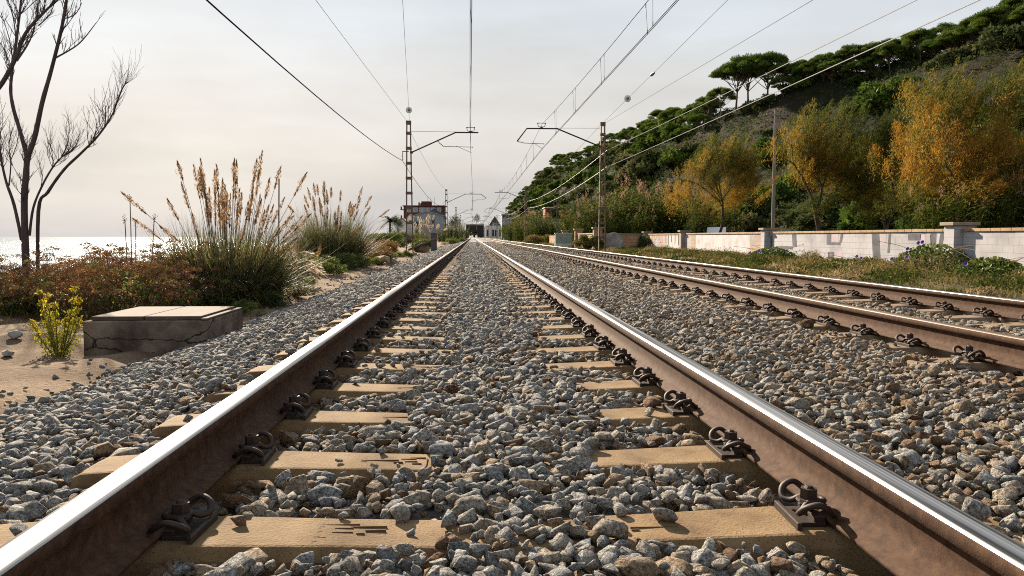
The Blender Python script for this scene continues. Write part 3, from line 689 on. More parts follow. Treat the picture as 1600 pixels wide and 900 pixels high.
    ng = bpy.data.node_groups.new('ballast_stones', 'GeometryNodeTree')
    ng.interface.new_socket('Geometry', in_out='INPUT', socket_type='NodeSocketGeometry'); ng.interface.new_socket('Geometry', in_out='OUTPUT', socket_type='NodeSocketGeometry')
    N = ng.nodes.new; L = ng.links.new
    gi = N('NodeGroupInput'); go = N('NodeGroupOutput')
    def na(name, typ):
        k = N('GeometryNodeInputNamedAttribute'); k.data_type = typ; k.inputs['Name'].default_value = name
        return next(s for s in k.outputs if s.enabled and s.name == 'Attribute')
    sep = N('GeometryNodeSeparateGeometry'); sep.domain = 'POINT'; L(gi.outputs[0], sep.inputs[0]); L(na('stone_shape', 'BOOLEAN'), sep.inputs['Selection'])
    sp = N('GeometryNodeSplitToInstances'); sp.domain = 'POINT'; L(sep.outputs['Selection'], sp.inputs[0]); L(na('shape_id', 'INT'), sp.inputs['Group ID'])
    ip = N('GeometryNodeInstanceOnPoints'); L(sep.outputs['Inverted'], ip.inputs['Points']); L(sp.outputs['Instances'], ip.inputs['Instance'])
    ip.inputs['Pick Instance'].default_value = True; L(na('shape_id', 'INT'), ip.inputs['Instance Index'])
    er = N('FunctionNodeEulerToRotation'); L(na('turn', 'FLOAT_VECTOR'), er.inputs[0]); L(er.outputs[0], ip.inputs['Rotation']); L(na('size', 'FLOAT_VECTOR'), ip.inputs['Scale'])
    L(ip.outputs[0], go.inputs[0])
    md = o.modifiers.new('stones', 'NODES'); md.node_group = ng
make_ballast()
#==PART2==
# ------------------------------------------------------------------ overhead line: masts, wires
SPAN = 60.0
MAST_Y = [42, 102, 162, 222, 282, 342]
LX, RX = -3.40, 7.12
def insulator(b, p, q, r=.05, n=4):
    p, q = Vector(p), Vector(q); d = q - p
    for k in range(n):
        c = p + d * ((k + .5) / n); u = d.normalized() * (d.length / n * .22)
        b.tube([c - u, c, c + u], [r * .35, r, r * .35], 8)
    b.tube([p, q], r * .3, 6)

def mast(name, label, x, y, h, base_z, side, tint_far=False):
    """two-legged steel mast with battens; side = +1 reaches its arm to +X"""
    root = empty(name, (x, y, base_z)); H = h - base_z
    w0, w1 = .20, .115
    for s in (-1, 1):
        b = MB()
        a0 = Vector((s * w0, 0, 0)); a1 = Vector((s * w1, 0, H))
        # channel section: web and two flanges
        for (ox, oy, dx, dy) in ((0, 0, .012, .16), (-s * .028, .076, .05, .010), (-s * .028, -.076, .05, .010)):
            vs = []
            for a in (a0, a1):
                for px_, py_ in ((-1, -1), (1, -1), (1, 1), (-1, 1)): vs.append((a.x + ox + px_ * dx / 2, a.y + oy + py_ * dy / 2, a.z))
            b.add(vs, [(0, 1, 5, 4), (1, 2, 6, 5), (2, 3, 7, 6), (3, 0, 4, 7), (3, 2, 1, 0), (4, 5, 6, 7)])
        b.build('leg', M['mast'], root)
    bt = MB(); z = .85
    while z < H - .25:
        w = w0 + (w1 - w0) * z / H
        for yy in (-.086, .086): bt.box((0, yy, z), (2 * w + .04, .008, .15))
        z += .80
    for yy in (-.086, .086): bt.box((0, yy, H - .09), (2 * w1 + .04, .008, .20))
    bt.box((0, 0, H + .006), (2 * w1 + .05, .19, .012))
    bt.build('batten', M['mast'], root)
    fb = MB(); fb.box((0, 0, -.12), (.75, .65, .30)); fb.build('footing', M['cap'], root, bevel=.02)
    return root

def arm(root, pts, mess, steady, feeder=None):
    """cantilever in world metres relative to the mast foot: pts = tube, mess = messenger seat, steady = (hang point, elbow, end, drop end)"""
    b = MB(); b.tube(pts, .038, 8); b.box(pts[0], (.16, .12, .12)); a = b.build('cantilever', M['arm'], root)
    t = MB(); t.tube([(pts[0][0], 0, pts[1][2] + .04), (pts[1][0], 0, pts[1][2] + .03)], .009, 5); t.build('tie_rod', M['wire'], root)
    c = MB(); mx, mz = mess
    for s in (-1, 1): c.tube([(mx + s * .05, 0, mz - .02), (mx + s * .17, 0, mz + .02), (mx + s * .20, 0, mz + .10), (mx + s * .20, 0, mz + .20)], .018, 6); c.tube([(mx + s * .20, 0, mz + .17), (mx + s * .20, 0, mz + .22)], .04, 8)
    c.tube([(mx - .20, 0, mz + .20), (mx + .20, 0, mz + .20)], .015, 6)
    c.tube([(mx - .06, 0, mz - .02), (mx + .06, 0, mz - .02)], .05, 8)
    c.build('messenger_saddle', M['insul'], a)
    d = MB(); hp, el, en, dr = steady
    d.tube([el, en], .014, 6); d.tube([(el[0] + (en[0] - el[0]) * .45, 0, el[2] + .02), (en[0] - (en[0] - el[0]) * .03, 0, dr[2])], .010, 6); d.tube([(en[0], 0, en[2] + .03), (en[0], 0, en[2] - .05)], .014, 6)
    so_ = d.build('steady_arm', M['arm'], a)
    e = MB(); insulator(e, hp, el, .045, 4); e.build('insulator', M['insul'], so_)
    if feeder:
        f = MB(); fx, fz = feeder
        f.tube([(0, 0, fz + .50), (fx, 0, fz + .50)], .022, 6); f.tube([(fx, 0, fz + .52), (fx, 0, fz + .42)], .014, 6)
        br = f.build('feeder_bracket', M['arm'], root)
        g = MB(); insulator(g, (fx, 0, fz + .42), (fx, 0, fz + .03), .05, 5); g.build('insulator', M['insul'], br)

MH = 6.92        # mast top
ORDM = ['nearest', 'second', 'third', 'fourth', 'fifth', 'sixth']
def build_masts():
    for i, y in enumerate(MAST_Y):
        z0 = -.18
        r = mast('catenary_mast', f'brown lattice steel mast on the sea side of the tracks, {ORDM[i]} of its row', LX, y, MH, z0, 1)
        long_ = i in (1, 3, 5)
        p = [(.14, 0, 5.25 - z0), (2.52, 0, 6.33 - z0), (3.75, 0, 6.33 - z0)]
        if long_: p = [(.14, 0, 5.25 - z0), (2.52, 0, 6.33 - z0), (4.55, 0, 6.33 - z0), (5.25, 0, 5.80 - z0)]
        st = ((1.55, 0, 5.86 - z0), (1.85, 0, 5.58 - z0), (3.42, 0, 5.55 - z0), (3.30, 0, 5.25 - z0)) if not long_ else ((5.25, 0, 5.80 - z0), (4.85, 0, 5.62 - z0), (3.35, 0, 5.52 - z0), (3.35, 0, 5.28 - z0))
        arm(r, p, (3.33, 6.40 - z0), st, (-.34, 4.80 - z0))
        tag(r, f'brown lattice steel mast on the sea side of the tracks, {ORDM[i]} of its row', 'mast', 'masts along the sea side')
        r = mast('catenary_mast', f'brown lattice steel mast on the wall side of the tracks, {ORDM[i]} of its row', RX, y, MH, z0, -1)
        p = [(-.14, 0, 5.62 - z0), (-2.50, 0, 6.57 - z0), (-4.15, 0, 6.57 - z0), (-4.68, 0, 5.88 - z0)]
        st = ((-4.68, 0, 5.88 - z0), (-4.25, 0, 5.78 - z0), (-3.22, 0, 5.75 - z0), (-3.28, 0, 5.45 - z0))
        if long_: p = p[:3]; st = ((-2.0, 0, 6.30 - z0), (-2.3, 0, 5.80 - z0), (-3.4, 0, 5.75 - z0), (-3.3, 0, 5.45 - z0))
        arm(r, p, (-3.35, 6.66 - z0), st)
        tag(r, f'brown lattice steel mast on the wall side of the tracks, {ORDM[i]} of its row', 'mast', 'masts along the wall side')
build_masts()

def sag_line(a, b, sag, n=18):
    a, b = Vector(a), Vector(b)
    return [a.lerp(b, k / n) - Vector((0, 0, 4 * sag * (k / n) * (1 - k / n))) for k in range(n + 1)]

def catenary(label, xc, zc, zm, x_at, twin):
    root = empty('overhead_line', (0, 0, 0)); tag(root, label, 'overhead wires', 'overhead lines of the two tracks')
    ysup = [-18] + MAST_Y
    cw = MB(); mw = MB(); dr = MB()
    offs = (-.02, .02) if twin else (0,)
    for j in range(len(ysup) - 1):
        y0, y1 = ysup[j], ysup[j + 1]; x0, x1 = x_at(y0), x_at(y1)
        rr = .0085 if j < 2 else .014
        for o_ in offs: cw.tube([(x0 + o_, y0, zc), (x1 + o_, y1, zc)], rr, 5)
        line = sag_line((x0 - .03, y0, zm), (x1 - .03, y1, zm), .62)
        mw.tube(line, rr, 5)
        for k in range(1, 10):
            t = k / 10; y = y0 + (y1 - y0) * t; x = x0 + (x1 - x0) * t; zt = zm - 4 * .62 * t * (1 - t)
            for d_ in ((-.35, .35) if twin else (0,)):
                zt2 = zm - 4 * .62 * (t + d_ / 60) * (1 - t - d_ / 60)
                xo = offs[0] if d_ < 0 else offs[-1]
                dr.tube([(x - .03, y + d_, zt2), (x + xo, y + d_, zc)], .005 if j < 2 else .009, 4)
                dr.tube([(x + xo, y + d_, zc - .01), (x + xo, y + d_, zc + .10)], .011, 4)
                dr.tube([(x - .03, y + d_, zt2 - .10), (x - .03, y + d_, zt2 + .01)], .011, 4)
    cw.build('contact_wire', M['wire'], root); mw.build('messenger_wire', M['wire'], root); dr.build('dropper', M['wire'], root)
catenary('pair of thin dark overhead wires above the track nearest the sea', 0, 5.50, 6.60, lambda y: -.08 if (y // 60) % 2 == 0 else .12, False)
catenary('overhead contact and messenger wires with paired droppers above the track by the wall', 0, 5.50, 6.80, lambda y: 3.82 if y > 0 else 4.62, True)

def wire(name, label, spans, r, mat, group=None, cat='cable'):
    b = MB()
    for a, c, sag in spans: b.tube(sag_line(a, c, sag), r, 5)
    return tag(b.build(name, mat), label, cat, group)
# sea side: feeder and two earth wires
fy = [-18] + MAST_Y
wire('feeder_cable', 'black sagging feeder cable hung on the sea-side masts, upper left', [((LX - .34, fy[j], 4.80), (LX - .34, fy[j + 1], 4.80), .75) for j in range(5)], .014, M['wire'])
a = P(498, 0, 20); d = (a - Vector((LX - .05, 42, MH)))
wire('earth_wire', 'thin straight wire running to the top of the nearest sea-side mast', [((LX - .05, 42, MH - .05), tuple(Vector((LX - .05, 42, MH - .05)) + d * 2.2), .05)], .006, M['wire'])
wire('earth_wire', 'thin sagging wire between the tops of the sea-side masts', [((LX + .1, fy[j], MH - .6), (LX + .1, fy[j + 1], MH - .1), .5) for j in range(1, 5)], .007, M['wire'])

def anchor_wire(label, top, via, r, discs):
    top = Vector(top); via = Vector(via); d = via - top
    root = empty('anchor_wire', top); b = MB(); b.tube([(0, 0, 0), tuple(d * 1.8)], r, 5); b.build('wire', M['wire'], root)
    for t, kind in discs:
        c = d * t; u = d.normalized(); g = MB()
        if kind == 'disc':
            g.tube([c - u * .05, c - u * .02, c + u * .02, c + u * .05], [.05, .155, .155, .05], 18); o = g.build('insulator_disc', M['glass_disc'], root)
            h = MB(); h.tube([c - u * .16, c - u * .07, c + u * .07, c + u * .16], [.03, .06, .06, .03], 8); h.build('cap', M['insul'], o)
        else:
            g.tube([c - u * .28, c - u * .18, c - u * .1, c, c + u * .1, c + u * .18, c + u * .28], [.02, .06, .03, .07, .03, .06, .02], 8); g.build('strain_insulator', M['insul'], root)
    tag(root, label, 'wire')
t0 = Vector((LX + .05, 42, MH)); v = P(629, 0, 22)
anchor_wire('steep thin wire with one round insulator rising from the nearest sea-side mast', t0, v, .006, [(.16, 'disc')])
t0 = Vector((RX, 42, MH - .02)); v = P(1137, 0, 21)
anchor_wire('thin wire with a round glass insulator and a dark strain insulator above the wall-side mast', t0, v, .006, [(.33, 'disc'), (.57, 'strain')])
v = P(1270, 0, 19); wire('earth_wire', 'thin bare wire running from the wall-side mast top to the upper right', [((RX, 42, MH - .1), tuple(Vector((RX, 42, MH - .1)) + (v - Vector((RX, 42, MH - .1))) * 1.7), .0)], .006, M['wire'])
wire('earth_wire', 'thin wire sagging between the tops of the wall-side masts', [((RX - .1, fy[j], MH - .1), (RX - .1, fy[j + 1], MH - .1), .6) for j in range(1, 5)], .007, M['wire'])
for k, (px, z, lab) in enumerate(((1413, 5.42, 'thick pale insulated cable slung along the wall-side masts, upper of two'), (1505, 4.52, 'thick pale insulated cable slung along the wall-side masts, lower of two'))):
    v = P(px, 0, 15.5 if k == 0 else 12.6); m = Vector((RX + .24, 42, z)); e = m + (v - m) * 2.0
    wire('insulated_cable', lab, [(tuple(m), tuple(e), .12)] + [((RX + .24, fy[j], z), (RX + .24, fy[j + 1], z), .50) for j in range(1, 5)], .012, M['cable'])

# ------------------------------------------------------------------ graffiti wall on the right
WX = 14.0
def wall_run(p0, p1, h, zb, mat, thick=.20):
    p0, p1 = Vector(p0), Vector(p1); d = p1 - p0; L_ = d.length; a = math.atan2(d.y, d.x)
    return p0, a, L_
def build_wall():
    root = empty('block_wall', (WX, 20, -.12)); tag(root, 'long low block wall with white paint, faded graffiti and a tan coping', 'wall')
    pil = [6.5, 21.4, 35.6, 50.0, 60.8]; H = .98
    for j in range(len(pil) - 1):
        y0, y1 = pil[j] + .24, pil[j + 1] - .24
        b = MB(); b.box((.0, (y0 + y1) / 2 - 20, H / 2 - .15), (.20, y1 - y0, H + .3))
        s = b.build('wall_panel', M['wall_white'] if j < 2 else M['wall_mixed'], root)
        c = MB()
        y = y0
        while y < y1 - .05:
            l = min(.40, y1 - y); c.box((-.01 + random.uniform(-.003, .003), y + l / 2 - 20, H + .0425), (.27, l - .006, .085)); y += .40
        c.build('coping', M['coping'], s, bevel=.008)
    for k, y in enumerate(pil):
        b = MB(); b.box((-.02, y - 20, .50), (.62, .46, 1.30)); p = b.build('pillar', M['wall_white'] if k < 3 else M['wall_mixed'], root)
        c = MB(); c.box((-.02, y - 20, 1.20), (.80, .64, .095)); c.build('pillar_cap', M['cap'], p, bevel=.012)
        p.location.x = -.02
    # faded letters of the old graffiti: thin coats of grey and rose paint
    def coat(name, mat, polys):
        b = MB(); x = -.1035
        for pg in polys:
            n = len(pg); vs = [(x, y - 20, z) for y, z in pg] + [(x + .003, y - 20, z) for y, z in pg]
            b.add(vs, [tuple(range(n)), tuple(reversed(range(n, 2 * n)))] + [(i, i + n, (i + 1) % n + n, (i + 1) % n) for i in range(n)])
        return b.build(name, mat, root)
    def rect(y0, y1, z0, z1, sl=0): return [(y0, z0), (y1, z0), (y1 + sl, z1), (y0 + sl, z1)]
    grey = [rect(33.6, 34.6, .10, .42), rect(32.7, 33.6, .30, .42), rect(32.3, 32.75, .42, .94, .1), rect(29.2, 29.55, .52, .94), rect(28.4, 29.2, .52, .62), rect(28.3, 28.5, .62, .94, -.1), rect(28.9, 29.4, .0, .25),
            rect(25.5, 26.0, .0, .94, .15), rect(24.95, 25.1, .3, .94, -.05), rect(23.2, 23.9, .72, .92), rect(22.4, 22.7, .2, .94), rect(22.1, 22.3, .5, .94, -.1), rect(35.0, 35.25, .05, .90)]
    coat('grey_graffiti', M['paint_grey'], grey)
    coat('rose_graffiti', M['paint_rose'], [rect(28.6, 29.1, .64, .93), rect(25.2, 25.45, .55, .94), rect(28.2, 28.8, .02, .3), rect(22.9, 23.15, .25, .9, .1)])
    coat('red_graffiti', M['paint_red'], [rect(51.2 + q * .9, 51.35 + q * .9, .25 + .1 * (q % 3), .92) for q in range(6)] + [rect(56.1, 56.3, .2, .6), rect(55.8, 56.6, .38, .46), rect(50.6, 50.9, .1, .94)])
    coat('white_graffiti', M['paint_white'], [rect(51.0, 54.2, .05, .93), rect(37.9, 47.2, .02, .93)])
M['paint_grey'] = surf('faded_grey_paint', [(.35, (.055, .06, .072)), (.6, (.11, .115, .13)), (.8, (.30, .29, .29))], 2.5, .9, 0, .2, 40, dist=.002)
M['paint_rose'] = surf('faded_rose_paint', [(.3, (.34, .26, .30)), (.7, (.46, .38, .42))], 2.5, .9, 0, .2, 40, dist=.002)
M['paint_red'] = surf('red_paint', [(.3, (.42, .10, .14)), (.7, (.55, .30, .36))], 4, .9, 0, .2, 40, dist=.002)
M['paint_white'] = surf('thin_white_paint', [(.35, (.36, .33, .32)), (.55, (.50, .48, .49))], 1.4, .9, 0, .2, 40, dist=.002)
build_wall()
def return_wall():
    a = Vector((8.1, 49.5, -.12)); b = Vector((13.6, 61.2, -.12)); d = b - a
    root = empty('return_wall', a, math.atan2(d.y, d.x)); tag(root, 'bare brown block wall in shade, joining the painted wall behind the wall-side mast', 'wall')
    m = MB(); m.box((d.length / 2, 0, .35), (d.length, .2, 1.3)); m.build('wall_panel', M['wall_bare'], root)
    m = MB(); m.box((d.length / 2, 0, 1.045), (d.length, .28, .085)); m.build('coping', M['cap'], root)
    a2 = Vector((8.1, 49.5, -.12)); b2 = Vector((8.15, 58.5, -.12))
    root = empty('garden_wall', (8.1, 49.5, -.12)); tag(root, 'short sunlit tan block wall with two square pillars beside the green cabinet', 'wall')
    m = MB(); m.box((0, 4.5, .35), (.2, 8.4, 1.3)); m.build('wall_panel', M['wall_bare'], root)
    m = MB(); m.box((0, 4.5, 1.045), (.28, 8.4, .085)); m.build('coping', M['coping'], root)
    for y in (0, 9.0):
        m = MB(); m.box((0, y, .5), (.55, .45, 1.7)); p = m.build('pillar', M['wall_bare'], root)
        m = MB(); m.box((0, y, 1.40), (.72, .62, .09)); m.build('pillar_cap', M['cap'], p, bevel=.01)
    # farther stretch beyond the cabinet
    root = empty('garden_wall', (8.0, 66, -.12)); tag(root, 'low tan wall with one pillar beyond the green cabinet', 'wall')
    m = MB(); m.box((0, 6.5, .35), (.2, 12.4, 1.2)); m.build('wall_panel', M['wall_bare'], root)
    m = MB(); m.box((0, 0, .5), (.5, .45, 1.6)); p = m.build('pillar', M['wall_bare'], root)
    m = MB(); m.box((0, 0, 1.35), (.65, .6, .09)); m.build('pillar_cap', M['cap'], p, bevel=.01)
return_wall()

# ------------------------------------------------------------------ boxes, cabinets, rocks
def inspection_box():
    a = G(137, 491, .0); x0, x1 = -3.45, -2.36; y0, y1 = 6.95, 8.0
    root = empty('inspection_box', ((x0 + x1) / 2, (y0 + y1) / 2, -.36)); tag(root, 'low cracked concrete box with a flat two-slab lid on the sand', 'inspection box')
    b = MB(); b.box((0, 0, .16), (x1 - x0, y1 - y0, .33)); b.build('box_body', M['box'], root, bevel=.012)
    for s, w in ((-1, .46), (1, .50)):
        l = MB(); l.box((s * .243 - .02, .012, .345), (w - .005, y1 - y0 - .06, .036)); l.build('lid_slab', M['lid'], root, bevel=.006)
    r = MB(); r.box((.51, 0, .336), (.055, y1 - y0, .022)); r.build('rim', M['lid'], root, bevel=.005)
inspection_box()

def rock(name, label, loc, size, mat, seed, cat='rock', group=None):
    r_ = random.Random(seed); bm = bmesh.new()
    for _ in range(26):
        d = Vector((r_.gauss(0, 1), r_.gauss(0, 1), r_.gauss(0, 1))).normalized() * r_.uniform(.8, 1.05)
        bm.verts.new((d.x * size[0] / 2, d.y * size[1] / 2, d.z * size[2] / 2))
    res = bmesh.ops.convex_hull(bm, input=bm.verts)
    bmesh.ops.delete(bm, geom=list({e for e in res['geom_interior'] + res['geom_unused'] if isinstance(e, bmesh.types.BMVert)}), context='VERTS')
    bmesh.ops.bevel(bm, geom=list(bm.edges), offset=min(size) * .08, segments=2, affect='EDGES', profile=.6, clamp_overlap=True)
    me = bpy.data.meshes.new(name); bm.to_mesh(me); bm.free()
    o = link(name, me, None, mat); o.location = (loc[0], loc[1], loc[2] + size[2] * .32); o.rotation_euler = (0, 0, r_.uniform(0, 6))
    return tag(o, label, cat, group)
def at_ground(px, py):
    p = G(px, py, -.33)
    for _ in range(6): p = G(px, py, gz(p.x, p.y))
    return p
for px, py, sz, mat, lab in [(12, 557, .13, 'rock', 'small dark grey rock alone on the sand at the far left'), (22, 528, .16, 'rock', 'flat pale stone lying on the sand behind the yellow-flowered plant'),
                             (597, 414, .75, 'rock_tan', 'tan boulder at the foot of the ballast beyond the pampas'), (612, 413, .55, 'rock', 'dark grey boulder touching the tan one at the ballast foot'),
                             (560, 404, .6, 'rock', 'grey boulder half hidden under the second pampas clump'), (185, 583, .10, 'rock_tan', 'brown stone resting on grey ballast below the concrete box'),
                             (655, 388, 1.5, 'rock', 'wide grey boulder beside the foot of the nearest sea-side mast'), (628, 386, 1.1, 'rock', 'grey boulder behind the nearest sea-side mast'), (616, 391, .8, 'rock_tan', 'pale boulder left of the nearest sea-side mast')]:
    p = at_ground(px, py); rock('boulder' if sz > .3 else 'stone', lab, p, (sz, sz * .8, sz * .6), M[mat], int(px))
p = P(660, 378, 50); s = MB(); s.box((0, 0, 0), (1.9, .9, .14), M=Matrix.Rotation(-.38, 3, 'Y')); o = s.build('concrete_slab', M['lid'], bevel=.02); o.location = (p.x, 50, .22); tag(o, 'pale concrete slab tilted on rubble near the dark trackside cabinet', 'slab')
p = P(659, 386, 50.2); rock('boulder', 'brown rubble block propping the tilted pale slab', (p.x, 50.3, -.35), (1.2, 1.0, .9), M['rock_tan'], 77)
def dark_cabinet():
    p = P(678, 390, 56); root = empty('trackside_cabinet', (p.x, 56, -.3)); tag(root, 'dark grey metal cabinet standing by the ballast, left of the line', 'cabinet')
    b = MB(); b.box((0, 0, .62), (.42, .45, 1.24)); b.build('housing', M['cab_dark'], root, bevel=.015)
    b = MB(); b.box((0, -.232, .64), (.36, .012, 1.06)); d = b.build('door', M['cab_dark'], root, bevel=.004)
    b = MB(); b.box((.12, -.245, .66), (.03, .02, .12)); b.build('handle', M['arm'], d)
    b = MB(); b.box((0, 0, 1.26), (.48, .51, .04)); b.build('roof', M['cab_dark'], root, bevel=.01)
M['cab_dark'] = plain('cabinet_dark_paint', (.050, .055, .065), .5)
M['cab_green'] = plain('cabinet_green_paint', (.20, .27, .23), .55)
M['cab_pale'] = plain('cabinet_pale_paint', (.42, .50, .44), .55)
dark_cabinet()
def green_cabinet():
    root = empty('electrical_cabinet', (6.95, 58.5, -.14)); tag(root, 'grey green electrical cabinet with three doors and a pale plinth', 'cabinet')
    b = MB(); b.box((0, 0, .17), (1.30, .55, .36)); b.build('plinth', M['cab_pale'], root, bevel=.01)
    b = MB(); b.box((0, 0, .72), (1.28, .52, .74)); b.build('housing', M['cab_green'], root, bevel=.01)
    for k in range(3):
        b = MB(); b.box((-.425 + k * .425, -.266, .72), (.405, .012, .70)); d = b.build('door', M['cab_green'], root, bevel=.004)
        b = MB(); b.box((-.27 + k * .425, -.28, .74), (.025, .018, .10)); b.build('handle', M['arm'], d)
    b = MB(); b.box((0, 0, 1.115), (1.36, .62, .05)); b.build('roof', M['cab_pale'], root, bevel=.01)
green_cabinet()
def stone_disc():
    p = P(958, 378, 50.5); b = MB(); b.tube([(0, -.12, 0), (0, .12, 0)], [.62, .62], 28); o = b.build('stone_disc', M['rock'], bevel=.02)
    o.location = (p.x, 50.3, .38); o.rotation_euler = (R(-12), R(8), R(-14)); tag(o, 'round flat grey stone leaning on the brown wall behind the wall-side mast', 'stone')
stone_disc()

# ------------------------------------------------------------------ plants
def grow(b, p, d, L_, r, depth, tips, spread=.5, up=.15, seg=4, kids=(2, 3), shrink=.72, rs=.62, nseg=5, rnd=random):
    pts = [p.copy()]; rad = [r]; q = p.copy(); dd = d.normalized()
    for k in range(seg):
        dd = (dd + Vector((rnd.gauss(0, .12), rnd.gauss(0, .12), rnd.gauss(0, .08) + up * .3))).normalized()
        q = q + dd * (L_ / seg); pts.append(q.copy()); rad.append(r * (1 - (1 - rs) * (k + 1) / seg))
    b.tube(pts, rad, nseg, cap=False)
    if depth == 0: tips.append((q, dd)); return
    n = rnd.randint(*kids)
    for k in range(n):
        side = Vector((rnd.gauss(0, 1), rnd.gauss(0, 1), rnd.gauss(0, .6))); side = (side - dd * side.dot(dd)).normalized()
        nd = (dd + side * spread * rnd.uniform(.6, 1.3) + Vector((0, 0, up))).normalized()
        i = seg if k == 0 else rnd.randint(max(1, seg - 2), seg)
        grow(b, pts[i], nd, L_ * shrink * rnd.uniform(.8, 1.15), rad[i] * .85, depth - 1, tips, spread, up, seg, kids, shrink, rs, max(3, nseg - 1), rnd)
    if depth <= 2: tips.append((q, dd))

def tamarisk(label, loc, h, wide, seed, hue, lean=.12, dens=1.0):
    rn = random.Random(seed); root = empty('tamarisk_tree', loc); tag(root, label, 'tree', 'feathery tamarisk trees behind the wall')
    b = MB(); tips = []
    for k in range(rn.choice((1, 2))):
        b0 = Vector((k * .25 - .1, rn.uniform(-.2, .2), 0))
        grow(b, b0, Vector((rn.uniform(-.2, .2), rn.uniform(-.15, .15), 1)), h * .25, .12 - .03 * k, 4, tips, .62 * wide, .10, 4, (2, 3), .80, .66, 7, rn)
    b.build('trunk', M['bark'], root, smooth=True)
    T = [t for t in tips]; zmax = max(t[0].z for t in T); sc_ = h * .90 / zmax
    tr = root.children[0]; tr.scale = (sc_ * (.7 + .3 * wide), sc_ * (.7 + .3 * wide), sc_)
    lv = Leaves(); C = []; D = []; Ti = []
    for q, d in T:
        q = Vector((q.x * tr.scale.x, q.y * tr.scale.y, q.z * tr.scale.z))
        if q.z < h * .16: continue
        ax = (d * .6 + Vector((.35 + lean, 0, .65))).normalized(); ln = rn.uniform(.8, 1.7) * (h / 8)
        t0 = hue + rn.gauss(0, .13) + (-.30 if rn.random() < .16 else 0) + (-.16 if q.z > h * .78 else 0)
        n = int(170 * dens)
        tt = rng.random(n) ** .8; rad = .36 * (1 - .75 * tt)[:, None] * h / 8
        c = np.array(q)[None] + np.array(ax)[None] * (tt * ln - .35 * ln)[:, None] + rng.normal(size=(n, 3)) * rad * np.array([1, 1, .8]); c[:, 2] -= .12 * rng.random(n)
        C.append(c); D.append(np.array(ax)[None] * 1.0 + rng.normal(size=(n, 3)) * .55); Ti.append(np.clip(t0 + rng.normal(0, .09, n), 0, 1))
    for _ in range(int(62 * dens)):
        a_ = rn.uniform(0, 6.28); q_ = wide * 2.0 * math.sqrt(rn.random()); zc = h * rn.uniform(.74, .97) - q_ * .35
        q = np.array([math.cos(a_) * q_ + lean * 2, math.sin(a_) * q_, zc]); ax = np.array([.34 + lean * .5 + rn.gauss(0, .08), rn.gauss(0, .1), .95]); ln = rn.uniform(1.0, 2.2); n = 190; tt = rng.random(n)
        c = q + ax * (tt * ln - .3 * ln)[:, None] + rng.normal(size=(n, 3)) * (.17 * (1 - .85 * tt))[:, None]
        C.append(c); D.append(ax + rng.normal(size=(n, 3)) * .45); Ti.append(np.clip(rn.gauss(hue - .30, .10) + rng.normal(0, .07, n), 0, 1))
    # feathery sprays filling the crown down to its skirt
    lobes = []
    for _ in range(13):
        u = Vector((rn.gauss(0, 1), rn.gauss(0, 1), rn.gauss(0, 1))).normalized() * rn.uniform(.45, .95); lobes.append((u, rn.gauss(0, .15)))
    for _ in range(int(185 * dens)):
        u0, lh = rn.choice(lobes); u = u0 + Vector((rn.gauss(0, .20), rn.gauss(0, .20), rn.gauss(0, .13)))
        zc = h * (.53 + .38 * u.z); wv = wide * 2.75 * (1.0 - .45 * max(0, u.z))
        q = Vector((u.x * wv + lean * (zc - h * .4), u.y * wv, zc))
        if q.z < h * .17: continue
        ax = Vector((u.x * .5 + .25 + lean, u.y * .5, .75 if q.z > h * .4 else .25)).normalized(); ln = rn.uniform(.7, 1.5) * (1.25 if q.z > h * .7 else 1)
        t0 = hue + lh + rn.gauss(0, .09) + (-.22 if rn.random() < .16 else 0) + (-.20 if q.z > h * .74 else 0) + (-.14 if q.z < h * .32 else 0); n = 240
        tt = rng.random(n) ** .8; rad = .24 * (1 - .8 * tt)[:, None]
        c = np.array(q)[None] + np.array(ax)[None] * (tt * ln - .35 * ln)[:, None] + rng.normal(size=(n, 3)) * rad
        C.append(c); D.append(np.array(ax)[None] + rng.normal(size=(n, 3)) * .55); Ti.append(np.clip(t0 + rng.normal(0, .09, n), 0, 1))
    C = np.concatenate(C); D = np.concatenate(D); Ti = np.concatenate(Ti); n = len(C)
    lv.leaf(C, D, rng.uniform(.10, .24, n) * h / 8, rng.uniform(.014, .032, n) * h / 8, Ti)
    lv.build('crown', LF['tamarisk'], root); return root
tamarisk('widest orange tamarisk, dark trunk just left of the big white wall pillar', (20.6, 31.5, -.1), 7.7, 1.22, 9, .56, dens=1.45)
tamarisk('tall tamarisk with green feathery tops right of the timber pole', (19.6, 42.5, 0), 7.9, .85, 8, .48, .2)
tamarisk('slim half-green tamarisk between the timber pole and the widest orange one', (22.6, 41.0, 0), 7.6, .66, 15, .34, .2)
tamarisk('rounded golden tamarisk left of the timber pole', (17.0, 53.0, -.05), 7.6, 1.22, 21, .55, dens=1.15)
tamarisk('orange tamarisk cut by the right edge of the picture', (25.4, 28.5, 0), 7.2, .95, 34, .46, dens=1.1)

